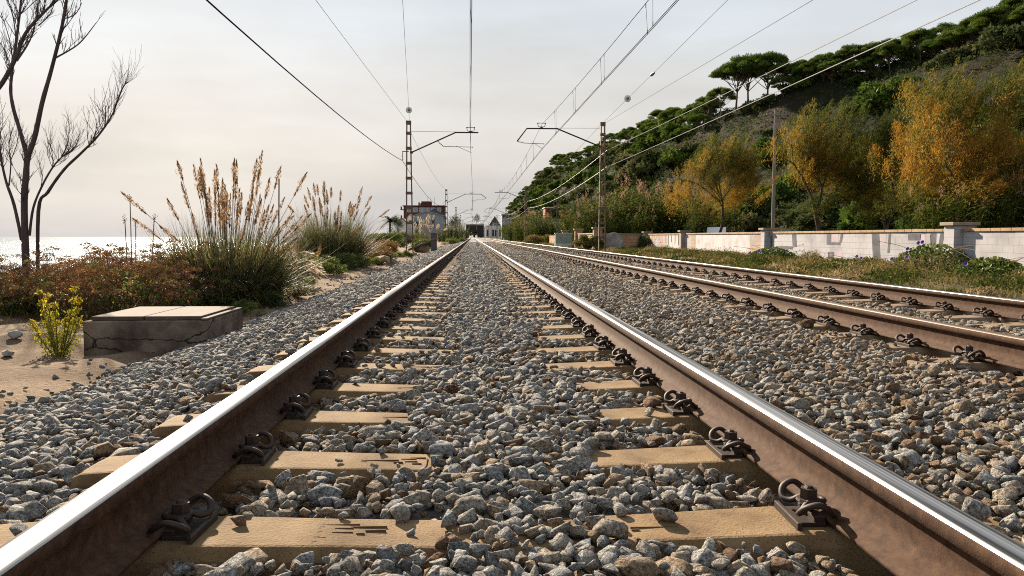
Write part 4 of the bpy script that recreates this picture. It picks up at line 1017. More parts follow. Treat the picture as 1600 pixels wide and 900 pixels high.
def pine_variant(seed, h=9.0, spread=4.6, flat=.42, n_cl=44):
    rn = random.Random(seed); root = empty('umbrella_pine', (0, 0, 0))
    b = MB(); tips = []
    base = Vector((0, 0, -.6)); top = Vector((rn.uniform(-.6, .6), rn.uniform(-.6, .6), h * .62))
    path = smooth_path([base, base.lerp(top, .4) + Vector((rn.uniform(-.3, .3), rn.uniform(-.3, .3), 0)), top], 4)
    b.tube(path, [.22 - .10 * i / (len(path) - 1) for i in range(len(path))], 6, cap=False)
    cl = []
    for k in range(n_cl):
        a = rn.uniform(0, 6.283); r_ = spread * math.sqrt(rn.random()) * .92
        z = h * .90 - (r_ / spread) ** 2 * h * flat * .62 + rn.uniform(-.5, .35)
        c = Vector((top.x + math.cos(a) * r_, top.y + math.sin(a) * r_, z)); cl.append(c)
        if k % 2 == 0:
            s_ = path[rn.randint(len(path) - 4, len(path) - 1)]
            b.tube(smooth_path([s_, s_.lerp(c, .5) + Vector((0, 0, -.25)), c], 3), [.10, .08, .07, .06, .05, .04, .03][:7], 4, cap=False)
    b.build('trunk', M['bark'], root, smooth=True)
    lv = Leaves()
    for c in cl:
        n = 420; d = rnd_dirs(n); d[:, 2] = np.abs(d[:, 2]) * .8 + d[:, 2] * .2
        R_ = np.array([rn.uniform(.9, 1.5), rn.uniform(.9, 1.5), rn.uniform(.65, 1.1)])
        p = np.array(c)[None] + d * R_ * (rng.random((n, 1)) ** .35) - np.array([0, 0, .2])
        lv.leaf(p, d + rnd_dirs(n) * .7 + np.array([0, 0, .3]), rng.uniform(.22, .50, n), rng.uniform(.06, .13, n), np.clip(rn.gauss(.55, .15) + rng.normal(0, .14, n), 0, 1))
    lv.build('crown', LF['pine'], root); return root

def bush_variant(name, mat, seed, r=1.6, hgt=1.3, n_cl=16, per=110, tint=.45, ls=(.16, .36), lw=(.06, .13)):
    rn = random.Random(seed); lv = Leaves()
    for k in range(n_cl):
        a = rn.uniform(0, 6.283); q = r * math.sqrt(rn.random()) * .85
        c = np.array([math.cos(a) * q, math.sin(a) * q, hgt * rn.uniform(.25, .85) * (1 - .55 * (q / r) ** 2)])
        d = rnd_dirs(per); p = c + d * np.array([.55, .55, .42]) * r * .55 * (rng.random((per, 1)) ** .4); p[:, 2] = np.abs(p[:, 2])
        lv.leaf(p, d + rnd_dirs(per) * .8, rng.uniform(*ls, per), rng.uniform(*lw, per), np.clip(rn.gauss(tint, .14) + rng.normal(0, .12, per), 0, 1))
    o = lv.build(name, mat); return o

def hill_cover():
    rn = random.Random(99)
    pv = [pine_variant(200 + i, h=9 + (i % 3) * .8, spread=4.2 + .5 * (i % 2), flat=.40 + .1 * (i % 3)) for i in range(5)]
    bv = [bush_variant('hill_shrub', LF['scrub'] if i % 2 else LF['pine'], 300 + i, 2.2, 1.7, 18, 120, .40 + .1 * (i % 3), (.28, .6), (.12, .26)) for i in range(6)]
    used = set()
    def put(lst, s, y, scale, label, cat, group, dz=0):
        x, z = hill_point(np.array([s]), np.array([float(y)])); i = rn.randrange(len(lst)); src = lst[i]
        if i in used and False: pass
        key = (id(lst), i)
        if key in used: o = copy_tree(src)
        else: o = src; used.add(key)
        o.location = (float(x[0]), float(y), float(z[0]) + dz); o.rotation_euler = (0, 0, rn.uniform(0, 6.28)); o.scale = (scale * rn.uniform(.9, 1.12), scale * rn.uniform(.9, 1.12), scale)
        tag(o, label, cat, group); return o
    # the lone group on the skyline
    for k, (px, py, Y, sc_) in enumerate([(1150, 165, 178, 1.22), (1172, 168, 176, 1.34), (1196, 166, 174, 1.30), (1128, 182, 186, .8)]):
        p = P(px, py, Y); yy = Y; xr, zr = ridge_at(yy)
        o = put(pv, 1.0, yy, sc_, ['tall umbrella pine of the skyline group, flat crown over bare trunks', 'tallest umbrella pine of the skyline group above the timber pole', 'umbrella pine at the right of the skyline group, crown reaching right', 'small pine below the left side of the skyline group'][k], 'pine', 'pines of the skyline group')
        o.location.x = p.x; o.location.y = Y; o.location.z = p.z - .4
    # ridge row, dense on the near end, thinner further on
    y = 62.0
    while y < 172:
        for s in (rn.uniform(.90, .95), rn.uniform(.97, 1.02), rn.uniform(1.05, 1.12)):
            if 168 < y: continue
            put(pv, s, y + rn.uniform(-1.5, 1.5), rn.uniform(.70, .92) * (1.08 if y < 130 else .88), 'umbrella pine in the dense dark row along the hilltop, upper right', 'pine', 'pines along the near hilltop', -1.7)
        y += 3.3
    y = 196.0
    while y < 900:
        put(pv, rn.uniform(.92, 1.02), y, rn.uniform(.6, 1.0) * (1 if y < 500 else 1.25), 'small pine on the far hill skyline beyond the skyline group', 'pine', 'pines along the far hilltop', -1.2)
        if rn.random() < .75: put(pv, rn.uniform(.74, .90), y + rn.uniform(-6, 6), rn.uniform(.5, .8), 'pine scattered on the far slope below the skyline', 'pine', 'pines on the far slope', -1.5)
        y += 5.5 if y < 320 else 11.0
    # shrubs on the slope
    yy_ = 62.0
    while yy_ < 178:
        put(bv, rn.uniform(.93, 1.0), yy_, rn.uniform(1.0, 1.6), 'dark shrub under the hilltop row of pines', 'shrub', 'shrubs under the hilltop pines', -.4); yy_ += 3.4
    for _ in range(48):
        put(bv, rn.uniform(.02, .36), rn.uniform(42, 125), rn.choice((1.2, 1.5, 1.9, 2.3)), 'dense green shrub at the foot of the hill behind the tamarisks', 'shrub', 'shrubs at the hill foot', -.4)
    for _ in range(205):
        y = 45 + 640 * rn.random() ** 1.6; s = rn.uniform(.05, .95)
        if .50 < s < .90 and 60 < y < 175 and rn.random() < .45: continue
        put(bv, s, y, rn.choice((.8, 1.0, 1.3, 1.7, 2.2)) * (1.5 if y > 200 else 1), 'dark green shrub among many on the hillside scrub', 'shrub', 'shrubs on the hillside', -.3)
    for (px, py, Y, sc_, lab) in [(1390, 165, 128, 2.6, 'large dark green shrub mound on the bare slope below the ridge pines'), (1350, 175, 130, 2.0, 'second dark shrub mound on the bare slope, left of the large one'),
                                  (1475, 95, 132, 1.5, 'pale green shrub on the slope just below the ridge pines'), (1510, 100, 130, 1.7, 'grey green shrub beside the pale green one below the ridge'), (1575, 105, 118, 2.6, 'big dark green mound near the right edge below the ridge pines'), (1060, 262, 190, 2.4, 'bright green shrub mound above the reed thicket'), (1195, 205, 150, 1.9, 'green shrub mound right of the timber pole top')]:
        p = P(px, py, Y)
        best = min(np.linspace(.02, 1, 120), key=lambda s: abs((lambda q: q[0] / Y - p.x / Y)(hill_point(np.array([s]), np.array([float(Y)]))[0])))
        o = put(bv, best, Y, sc_, lab, 'shrub', None, -.5)
hill_cover()
def hill_scrub():
    # low scrub and dry grass over the slope, in patches
    lv = Leaves(); n = 26000
    y = 40 + 700 * rng.random(n) ** 1.7; s_ = rng.uniform(.02, 1.02, n); x, z = hill_point(s_, y)
    pn = np.array([mnoise.fractal(Vector((a * .06, b * .06, 9.1)), 1.0, 2.0, 4) for a, b in zip(x, y)])
    keep = pn > -.10 + .25 * rng.normal(size=n); x, y, z, pn = x[keep], y[keep], z[keep], pn[keep]; m = 7
    c = np.repeat(np.stack([x, y, z], 1), m, 0) + rng.normal(size=(len(x) * m, 3)) * np.array([.55, .55, .22]) + np.array([0, 0, .35]); k = np.repeat(np.interp(y, [40, 200, 700], [.8, 1.2, 2.4]), m)
    lv.leaf(c, rnd_dirs(len(c)) + np.array([0, 0, .6]), rng.uniform(.35, .8, len(c)) * k, rng.uniform(.10, .26, len(c)) * k, np.clip(np.repeat(rng.normal(.26, .20, len(x)), m) + rng.normal(0, .1, len(c)), 0, 1))
    tag(lv.build('undergrowth', LF['scrub']), 'low dark scrub covering the hillside', kind='stuff')
hill_scrub()

# reed thickets
def reed_variant(seed, h=4.6, n=64, r=1.5, plumes=8):
    rn = random.Random(seed); root = empty('reed_clump', (0, 0, 0)); lv = Leaves(); pl = Leaves()
    a = rng.uniform(0, 6.283, n); q = r * np.sqrt(rng.random(n)); B = np.stack([np.cos(a) * q, np.sin(a) * q, np.zeros(n)], 1)
    D = np.stack([rng.normal(.05, .10, n) + .08 * np.cos(a), rng.normal(0, .10, n) + .08 * np.sin(a), np.ones(n)], 1); H = h * rng.uniform(.62, 1.0, n)
    lv.strip(B, D, H, .030, .04, rng.uniform(.35, .75, n), 3, .6)
    for k in range(26):
        t = (k + rng.random(n)) / 26 * .93 + .06; az = rng.uniform(0, 6.283, n)
        p = B + unit(D) * (H * t)[:, None]
        lv.strip(p, np.stack([np.cos(az), np.sin(az), rng.uniform(.4, 1.3, n)], 1), rng.uniform(.45, .85, n), rng.uniform(.07, .15, n), rng.uniform(.4, .9, n), np.clip(rng.normal(.38, .19, n) + .3 * (rng.random(n) < .12), 0, 1), 3)
    lv.build('foliage', LF['reed'], root)
    top = rng.choice(n, plumes, replace=False)
    for i in top:
        e = B[i] + unit(D[i:i + 1])[0] * H[i]; m = 46; t = rng.random(m)
        c = e + np.stack([rng.normal(.10, .05, m) * t * 2, rng.normal(0, .05, m), t * .75 - .1], 1) + rng.normal(size=(m, 3)) * (.085 * np.sin(np.clip(t, .05, .95) * 3.14))[:, None]
        pl = Leaves(); pl.leaf(c, np.array([.25, 0, 1]) + rng.normal(size=(m, 3)) * .4, rng.uniform(.10, .22, m), rng.uniform(.02, .045, m), np.clip(rng.normal(.45, .2, m), 0, 1)); pl.build('plume', LF['plume'], root)
    return root
def reeds():
    rn = random.Random(4); pv = [reed_variant(40 + i, 4.6 + .3 * i) for i in range(3)]; first = [True] * 3
    def put(x, y, s, label, group):
        i = rn.randrange(3); o = pv[i] if first[i] else copy_tree(pv[i]); first[i] = False
        o.location = (x, y, gz(x, y) - .05); o.rotation_euler = (0, 0, rn.uniform(0, 6.28)); o.scale = (s * 1.1, s * 1.1, s); tag(o, label, 'reeds', group)
    for px, Y, s in [(893, 73, .70), (905, 70, .85), (920, 76, .9), (932, 68, .88), (948, 74, 1.08), (962, 68, 1.0), (975, 76, 1.22), (990, 69, 1.10), (1002, 75, 1.25), (1016, 68, 1.08), (1030, 74, 1.2), (1046, 68, 1.02), (1062, 73, 1.05), (1082, 70, .95), (1105, 76, .95),
                     (1140, 72, .8), (915, 66, .6), (950, 65, .62), (1000, 64, .7)]:
        p = P(px, 370, Y); put(p.x, Y, s, 'tall reed clump with feathery brown plumes in the thicket behind the wall-side mast', 'reeds behind the wall-side mast')
    for px, Y, s in [(792, 150, .70), (800, 135, .75), (808, 146, .95), (818, 130, .92), (826, 140, 1.1), (836, 125, 1.0), (846, 132, 1.1), (857, 122, .95), (868, 128, .95), (812, 120, .6), (830, 115, .62), (878, 120, .6)]:
        p = P(px, 370, Y); put(p.x, Y, s, 'plumed reed clump in the farther thicket right of the line, before the white houses', 'reeds of the farther thicket')
    for px, Y, s in [(697, 150, .62), (704, 158, .72), (711, 150, .70), (718, 170, .72), (724, 180, .70), (690, 140, .5)]:
        p = P(px, 370, Y); put(p.x, Y, s, 'yellow green reed clump left of the line before the bridge', 'reeds left of the line')
    for px, py, Y, s in [(1470, 340, 30, .55), (1530, 340, 29, .62), (1562, 340, 31, .6), (1590, 340, 30, .66), (1440, 340, 33, .45)]:
        p = P(px, py, Y); put(p.x, Y, s, 'leafy reed clump behind the wall under the widest tamarisk', 'reeds behind the painted wall')
reeds()

# pampas grass
def pampas(label, loc, n, L_, plumes, H, seed, mat_pl='pampas_plume', spread=.45, leanx=.1, wide=.35, pk=1.0):
    root = empty('pampas_grass', loc); tag(root, label, 'pampas grass')
    lv = Leaves(); a = rng.uniform(0, 6.283, n); q = wide * np.sqrt(rng.random(n)); B = np.stack([np.cos(a) * q, np.sin(a) * q, np.zeros(n)], 1)
    el = rng.uniform(.35, 1.0, n) ** .6
    D = np.stack([np.cos(a) * spread * 1.7 * (1.05 - el) + rng.normal(0, .12, n) + leanx * .4, np.sin(a) * spread * 1.7 * (1.05 - el) + rng.normal(0, .12, n), el], 1)
    lv.strip(B, D, L_ * rng.uniform(.55, 1.1, n), rng.uniform(.009, .020, n), rng.uniform(.05, .70, n) * (1.25 - el * .5), np.clip(rng.normal(.42, .30, n), 0, 1), 6)
    lv.build('foliage', LF['pampas_leaf'], root)
    st = MB(); rn = random.Random(seed)
    for k in range(plumes):
        pl = Leaves()
        az = rn.uniform(0, 6.283); tl = rn.uniform(.02, .30) if rn.random() < .62 else rn.uniform(.28, .80)
        d = Vector((math.cos(az) * tl + leanx * .6, math.sin(az) * tl, 1)).normalized(); h = H * rn.uniform(.58, 1.03)
        b0 = Vector((math.cos(az) * .2, math.sin(az) * .2, 0)); top = b0 + d * h; top.z -= tl * tl * h * .3
        path = smooth_path([b0, b0 + d * h * .55, top], 3); st.tube(path, [.006 - .003 * i / (len(path) - 1) for i in range(len(path))], 4, cap=False)
        e = (path[-1] - path[-3]).normalized(); m = 170; t = rng.random(m); ln = rn.uniform(.30, .50)
        c = np.array(top)[None] + np.array(e)[None] * ((t - .35) * ln)[:, None] + rng.normal(size=(m, 3)) * (.024 * pk * np.sin(np.clip(t * .9 + .08, 0, 1) * 3.14))[:, None]
        pl.leaf(c, np.array(e)[None] + rng.normal(size=(m, 3)) * .28, rng.uniform(.04, .10, m) * pk, rng.uniform(.008, .017, m) * pk, np.clip(rng.normal(.45, .2, m), 0, 1)); pl.build('plume', LF[mat_pl], root)
    st.build('stem', M['stalk'], root); return root
pg = at_ground(372, 462)
pampas('large pampas grass with many tall golden plumes near the bare tree', (-3.75, 12.0, gz(-3.75, 12)), 5200, 1.50, 64, 2.08, 5, leanx=.10, spread=.58, wide=.66, pk=.72)
pampas('second pampas grass, rounder and farther off, with upright plumes', (-4.75, 26, gz(-4.75, 26)), 5000, 2.25, 40, 2.62, 6, leanx=.12, spread=.46, wide=.9, pk=1.0)
p = at_ground(476, 432); pampas('low green grass tuft at the foot of the large pampas', (p.x, p.y, gz(p.x, p.y)), 900, .75, 3, .7, 9, spread=.7)
pampas('distant golden pampas clump before the grey gabled house', tuple(P(664, 372, 78).xy) + (-.3,), 900, 2.3, 40, 2.9, 12, 'pale_plume', .3, .05, .9, pk=1.8)
def drooping():
    p = P(462, 400, 13.0); root = empty('plume_grass', (p.x, 13.0, gz(p.x, 13))); tag(root, 'low grass tuft with pale plumes drooping to the right over the sand', 'plume grass')
    st = MB(); pl = Leaves(); lv = Leaves(); n = 260
    a = rng.uniform(0, 6.283, n); lv.strip(np.zeros((n, 3)) + rng.normal(size=(n, 3)) * np.array([.12, .12, 0]), np.stack([np.cos(a) * .6 + .3, np.sin(a) * .5, np.ones(n)], 1), rng.uniform(.3, .7, n), .009, rng.uniform(.3, .8, n), np.clip(rng.normal(.5, .2, n), 0, 1), 5)
    lv.build('foliage', LF['pampas_leaf'], root)
    for k, (px, py, qx, qy) in enumerate([(471, 395, 494, 397), (476, 407, 500, 411), (480, 413, 505, 418), (482, 417, 510, 431), (482, 423, 500, 434), (458, 413, 464, 405), (478, 419, 508, 424)]):
        pl = Leaves(); A = P(px, py, 12.9 + .06 * k) - root.location; Bq = P(qx, qy, 12.85 + .06 * k) - root.location
        st.tube(smooth_path([Vector((0, 0, 0)), Vector((A.x * .6, A.y * .6, A.z + .05)), A], 4), .004, 4, cap=False)
        m = 150; t = rng.random(m); c = np.array(A)[None] + np.array(Bq - A)[None] * t[:, None] + rng.normal(size=(m, 3)) * (.020 * np.sin(np.clip(t, .06, .96) * 3.14))[:, None]; c[:, 2] -= .03 * t * t
        pl.leaf(c, np.array(Bq - A)[None] / (Bq - A).length + rng.normal(size=(m, 3)) * .22, rng.uniform(.05, .09, m), rng.uniform(.009, .018, m), np.clip(rng.normal(.5, .25, m), 0, 1)); pl.build('plume', LF['pale_plume'], root)
    st.build('stem', M['stalk'], root)
drooping()

# shrubs of the left bank: dried umbels over green undergrowth
def umbel_shrub(seed, h=.75, r=.8, n=64, green=.25):
    rn = random.Random(seed); root = empty('umbel_shrub', (0, 0, 0)); st = MB(); um = Leaves(); lf = Leaves()
    for k in range(n):
        a = rn.uniform(0, 6.283); q = r * math.sqrt(rn.random()); x, y = math.cos(a) * q, math.sin(a) * q
        z = h * (1 - .45 * (q / r) ** 2) * rn.choice((rn.uniform(.45, .95), rn.uniform(.45, .95), rn.uniform(.8, 1.28))); top = Vector((x * 1.1, y * 1.1, z))
        st.tube([(x * .5, y * .5, 0), (x * .9, y * .9, z * .6), top], [.005, .004, .003], 3, cap=False)
        m = 80; R_ = rn.uniform(.055, .125); ang = rng.uniform(0, 6.283, m); rr = R_ * np.sqrt(rng.random(m))
        c = np.array(top)[None] + np.stack([np.cos(ang) * rr, np.sin(ang) * rr, .03 - rr * rr * 4 + rng.normal(0, .012, m)], 1)
        tint = rn.gauss(.36, .14) if rn.random() > green else rn.uniform(.72, 1)
        um.leaf(c, rnd_dirs(m) + np.array([0, 0, .2]), rng.uniform(.014, .034, m), rng.uniform(.008, .018, m), np.clip(tint + rng.normal(0, .10, m), 0, 1))
    m = 1100; a = rng.uniform(0, 6.283, m); q = r * np.sqrt(rng.random(m)); z = h * .78 * (1 - .45 * (q / r) ** 2) * rng.random(m) ** .7
    um.leaf(np.stack([np.cos(a) * q, np.sin(a) * q, z], 1), rnd_dirs(m) + np.array([0, 0, .6]), rng.uniform(.04, .12, m), rng.uniform(.010, .026, m), np.clip(rng.normal(.30, .2, m), 0, .7))
    m = 1900; a = rng.uniform(0, 6.283, m); q = r * np.sqrt(rng.random(m)); z = h * .78 * (1 - .45 * (q / r) ** 2) * rng.random(m) ** .7
    lf.leaf(np.stack([np.cos(a) * q, np.sin(a) * q, z], 1), rnd_dirs(m) + np.array([0, 0, .5]), rng.uniform(.04, .11, m), rng.uniform(.012, .03, m), np.clip(rng.normal(.42, .2, m), 0, 1))
    st.build('stem', M['stalk'], root); um.build('seed_head', LF['umbel'], root); lf.build('foliage', LF['herb'], root); return root
def left_bank():
    rn = random.Random(17); pv = [umbel_shrub(60, .76, .88, 150, .06), umbel_shrub(61, .84, .92, 140, .14), umbel_shrub(62, .66, .82, 110, .34)]; first = [True] * 3
    def put(i, x, y, s, label, group=None, hz=1.0):
        o = pv[i] if first[i] else copy_tree(pv[i]); first[i] = False
        o.location = (x, y, gz(x, y) - .03); o.rotation_euler = (0, 0, rn.uniform(0, 6.28)); o.scale = (s, s, s * hz); tag(o, label, 'shrub', group)
    put(0, -4.35, 9.9, 1.0, 'rust brown umbel shrub right behind the concrete box'); put(0, -5.2, 10.6, 1.05, 'brown umbel shrub behind the left end of the concrete box')
    put(2, -6.1, 10.2, .85, 'low green and brown shrub behind the yellow-flowered plant'); put(2, -7.0, 10.8, .9, 'bright green umbel shrub at the left edge of the picture')
    put(1, -4.1, 11.4, 1.0, 'green and brown shrub left of the large pampas foot')
    for k in range(34):
        x = rn.uniform(-10.5, -4.2); y = rn.uniform(11.0, 19)
        if x / y < -.86: continue
        if abs(x + 3.75) < .8 and abs(y - 12) < .8: continue
        put(rn.choice((0, 1, 1, 2, 2)), x, y, rn.uniform(.85, 1.2), 'dried brown umbel shrub in the dense mass before the sea', 'umbel shrubs before the sea', rn.uniform(.62, .85))
    bv = [bush_variant('bank_shrub', LF['herb'], 90, .8, .8, 18, 230, .50, (.05, .12), (.016, .04)), bush_variant('bank_shrub', LF['herb'], 91, .8, .7, 18, 230, .68, (.05, .12), (.016, .04)), bush_variant('bank_shrub', LF['umbel'], 92, .8, .7, 18, 230, .55, (.05, .12), (.016, .04))]; f2 = [True] * 3
    def pb(i, px, py, Y, s, label, group=None, hz=1):
        p = P(px, py, Y); o = bv[i] if f2[i] else copy_tree(bv[i]); f2[i] = False
        o.location = (p.x, Y, gz(p.x, Y) - .02); o.rotation_euler = (0, 0, rn.uniform(0, 6.28)); o.scale = (s, s, s * hz); tag(o, label, 'shrub', group)
    for a in [(0, 330, 430, 11.2, .62, 'dark leafy shrub in front of the large pampas'), (1, 300, 440, 11.0, .5, 'yellow green leafy shrub at the left foot of the large pampas'), (0, 420, 450, 11.6, .42, 'small green weed clump at the right foot of the large pampas'),
              (1, 385, 470, 10.2, .30, 'low yellow green tuft between the concrete box and the ballast'), (1, 470, 410, 15, .5, 'pale green bush behind the drooping plumes'), (1, 505, 400, 20, .75, 'flowering pale green bush left of the second pampas'), (0, 545, 400, 24, .8, 'dark green bush at the foot of the second pampas'),
              (2, 572, 390, 29, 1.25, 'rusty orange bush right of the second pampas'), (1, 590, 385, 31, 1.0, 'yellow brown bush beside the sandy gap'), (1, 575, 405, 27, .55, 'bright green tuft at the edge of the sandy path'), (2, 597, 380, 40, 1.3, 'orange brown bush before the dark trees'), (1, 632, 388, 38, .55, 'small green bush left of the mast foot'),
              (0, 606, 372, 75, 2.2, 'dark round bush below the palm'), (0, 642, 374, 80, 2.1, 'dark bush behind the nearest sea-side mast'), (0, 598, 372, 90, 2.4, 'grey green bush on the bank towards the sea'), (2, 585, 375, 60, 1.4, 'brown bush on the bank towards the sea'), (1, 720, 372, 120, 1.6, 'low yellow grass bush beside the ballast before the bridge'), (1, 705, 376, 95, 1.5, 'yellow green bush right of the dark cabinet'), (0, 660, 372, 66, 1.3, 'green bush behind the tilted slab')]: pb(*a)
    for k, (px, py, Y, s_, lab) in enumerate([(12, 470, 10.3, .62, 'bright green leafy bush at the far left under the bare tree'), (70, 462, 10.8, .5, 'green leafy bush behind the yellow-flowered plant'), (150, 455, 11.2, .55, 'green leafy bush among the brown umbels above the concrete box corner'), (240, 448, 11.8, .55, 'dull green bush among the brown umbels left of the large pampas'), (190, 420, 14.5, .6, 'green bush in the brown mass near the dry stalks')]):
        pb(1 if k < 2 else 0, px, py, Y, s_, lab)
    # weeds and grass tufts of the bank
    g = Leaves(); n = 9000; X = rng.uniform(-11, -2.9, n); Y = rng.uniform(8.8, 40, n); keep = ((X < -4.2 - .0 * Y) | (rng.random(n) < .12)) & ~((np.abs(X + 3.4) < .8) & (np.abs(Y - 36) < 12) & (rng.random(n) < .6)); X, Y = X[keep], Y[keep]; n = len(X)
    g.strip(np.stack([X, Y, ground_z(X, Y)], 1), np.stack([rng.normal(.1, .35, n), rng.normal(0, .35, n), np.ones(n)], 1), rng.uniform(.08, .38, n), rng.uniform(.006, .014, n), rng.uniform(.1, .6, n), np.clip(rng.normal(.5, .22, n), 0, 1), 3)
    n = 1500; X = rng.uniform(-4.1, -2.95, n); Y = rng.uniform(9.2, 14, n)
    g.strip(np.stack([X, Y, ground_z(X, Y)], 1), np.stack([rng.normal(.1, .35, n), rng.normal(0, .35, n), np.ones(n)], 1), rng.uniform(.05, .22, n), rng.uniform(.005, .010, n), rng.uniform(.1, .6, n), np.clip(rng.normal(.5, .2, n), 0, 1), 3)
    tag(g.build('bank_grass', LF['grass']), 'thin dry grass among the shrubs of the sandy bank', kind='stuff')
left_bank()

def yellow_plant():
    p = at_ground(92, 556); root = empty('yellow_flowered_plant', (p.x, p.y, gz(p.x, p.y) - .01)); root.scale = (1.3, 1.3, 1.22); tag(root, 'upright yellow-flowered plant beside the concrete box', 'plant')
    st = MB(); lv = Leaves(); rn = random.Random(2)
    for (dx, h) in [(-.16, .52), (-.12, .40), (-.03, .50), (.02, .42), (.10, .54), (.14, .45), (-.2, .28), (.17, .30), (.05, .30), (-.07, .3)]:
        dy = rn.uniform(-.08, .08); path = smooth_path([(dx * .15, dy * .2, 0), (dx * .6, dy * .6, h * .45), (dx, dy, h)], 4); st.tube(path, [.006 - .004 * i / (len(path) - 1) for i in range(len(path))], 4, cap=False)
        m = 210; t = rng.random(m) ** .8 * .85 + .15; i = (t * (len(path) - 1)).astype(int); c = np.array([path[k][:] for k in i]) + rng.normal(size=(m, 3)) * .022 * (1.3 - t)[:, None] + rng.normal(size=(m, 3)) * .006
        lv.leaf(c, rnd_dirs(m) + np.array([0, 0, .8]), rng.uniform(.018, .040, m), rng.uniform(.007, .014, m), np.clip(.25 + .5 * t + rng.normal(0, .18, m), 0, 1))
    st.build('stem', M['stalk'], root); lv.build('foliage', LF['yellow'], root)
yellow_plant()

# bare tree: stems surveyed from the photograph, grown in depth
def bare_tree():
    Y0 = 13.0; b0 = P(40, 398, Y0); z0 = gz(b0.x, Y0) - .05; root = empty('bare_tree', (b0.x, Y0, z0)); tag(root, 'leafless many-stemmed tree standing in the shrubs at the left', 'tree')
    rn = random.Random(31); tr = MB(); tw = MB(); O = root.location
    stems = [([(40, 400), (38, 330), (41, 270), (43, 236)], .072, .048, -.02), ([(42.5, 246), (54, 215), (66, 160), (80, 110), (95, 50), (104, 0), (112, -60), (116, -120)], .050, .016, -.5),
             ([(42, 243), (30, 200), (20, 165), (17, 130), (26, 60), (33, 0), (36, -60)], .042, .015, .6), ([(34, 375), (22, 320), (10, 285), (2, 250), (-4, 215), (-10, 150)], .034, .012, .4),
             ([(46, 368), (52, 325), (66, 290), (82, 262), (96, 246), (108, 238), (120, 226)], .026, .007, -.4), ([(56, 392), (60, 330), (75, 300), (100, 265), (128, 238), (155, 210), (176, 178), (190, 140), (200, 128)], .036, .006, -.9),
             ([(14, 290), (17, 255), (14, 225), (20, 200)], .014, .005, .3)]
    def twig(p, d, L_, r, depth):
        q = p.copy(); pts = [p]; dd = d.copy()
        for k in range(3): dd = (dd + Vector((rn.gauss(0, .13), rn.gauss(0, .13), .10))).normalized(); q = q + dd * L_ / 3; pts.append(q)
        tw.tube(pts, [r, r * .85, r * .7, r * .5], 4, cap=False)
        if depth:
            for k in range(rn.randint(2, 3)):
                s = Vector((rn.gauss(0, 1), rn.gauss(0, 1), rn.gauss(.3, .5))).normalized(); i = rn.randint(1, 3)
                twig(pts[i], (dd + s * .65 + Vector((0, 0, .3))).normalized(), L_ * rn.uniform(.45, .75), r * .62, depth - 1)
    for pts, r0, r1, dy in stems:
        n = len(pts); W = [P(px, py, Y0 + dy * i / (n - 1)) - O for i, (px, py) in enumerate(pts)]
        if pts[0][1] > 390: W[0].z = -.05
        path = smooth_path(W, 5); m = len(path); tr.tube(path, [.86 * (r0 + (r1 - r0) * i / (m - 1)) * rn.uniform(.93, 1.07) for i in range(m)], 8, cap=True)
        if r1 < .05:
            lo = .50 if n > 5 else .35
            for k in range(int(8 + 4 * n)):
                t = lo + (1 - lo) * rn.random() ** .8; i = min(m - 2, int(t * (m - 1))); d = (path[i + 1] - path[i]).normalized()
                s = Vector((rn.gauss(0, 1), rn.gauss(0, .8), rn.gauss(.5, .6))).normalized()
                rr = (r0 + (r1 - r0) * t) * .33
                twig(path[i], (d * .9 + s * .75 + Vector((0, 0, .25))).normalized(), rn.uniform(.14, .50) * (1.0 if n > 5 else .8), max(.0024, min(rr, .007)), rn.choice((0, 1, 1, 2)))
    # side limbs with fans of twigs
    for (px, py), (qx, qy), r, dy in [((88, 90), (150, 36), .015, -.6), ((98, 30), (128, 4), .011, -.6), ((26, 95), (60, 20), .02, .7), ((20, 95), (2, 20), .012, .8), ((60, 40), (88, -5), .012, .7), ((18, 150), (4, 60), .012, .5), ((96, 246), (108, 190), .009, -.4), ((82, 262), (74, 215), .008, -.4), ((155, 210), (165, 165), .008, -.8), ((25, 60), (8, -15), .013, .6), ((64, 290), (60, 250), .006, -.3), ((17, 250), (30, 180), .008, .3)]:
        a, c = P(px, py, Y0 + dy) - O, P(qx, qy, Y0 + dy * 1.5) - O; path = smooth_path([a, a.lerp(c, .5) + Vector((.04, 0, -.05)), c], 5); m = len(path)
        tw.tube(path, [r * (1 - .65 * i / (m - 1)) for i in range(m)], 5, cap=False)
        for k in range(9):
            i = rn.randint(m // 4, m - 2); d = (path[i + 1] - path[i]).normalized(); s = Vector((rn.gauss(0, 1), rn.gauss(0, .8), rn.gauss(.6, .5))).normalized()
            twig(path[i], (d * .9 + s * .7 + Vector((0, 0, .3))).normalized(), rn.uniform(.10, .32), max(.0024, r * .32), rn.choice((1, 1, 2)))
    tr.build('trunk', M['bark_bare'], root, smooth=True); tw.build('twig', M['bark_bare'], root, smooth=True)
    # second tree outside the left edge, its limb crossing into view
    b1 = P(-150, 400, 12.5); root2 = empty('bare_tree', (b1.x, 12.5, gz(b1.x, 12.5))); tag(root2, 'bare limb of a second leafless tree reaching in at the top left corner', 'tree')
    tr = MB(); tw = MB(); O = root2.location
    W = [Vector((0, 0, -.1)), P(-140, 300, 12.5) - O, P(-80, 200, 12.4) - O, P(-10, 146, 12.2) - O, P(22, 96, 12.1) - O, P(40, 52, 12.0) - O, P(70, 18, 11.9) - O, P(88, 2, 11.85) - O, P(110, -20, 11.8) - O]
    path = smooth_path(W, 6); m = len(path); tr.tube(path, [.058 - .052 * (i / (m - 1)) ** .9 for i in range(m)], 8)
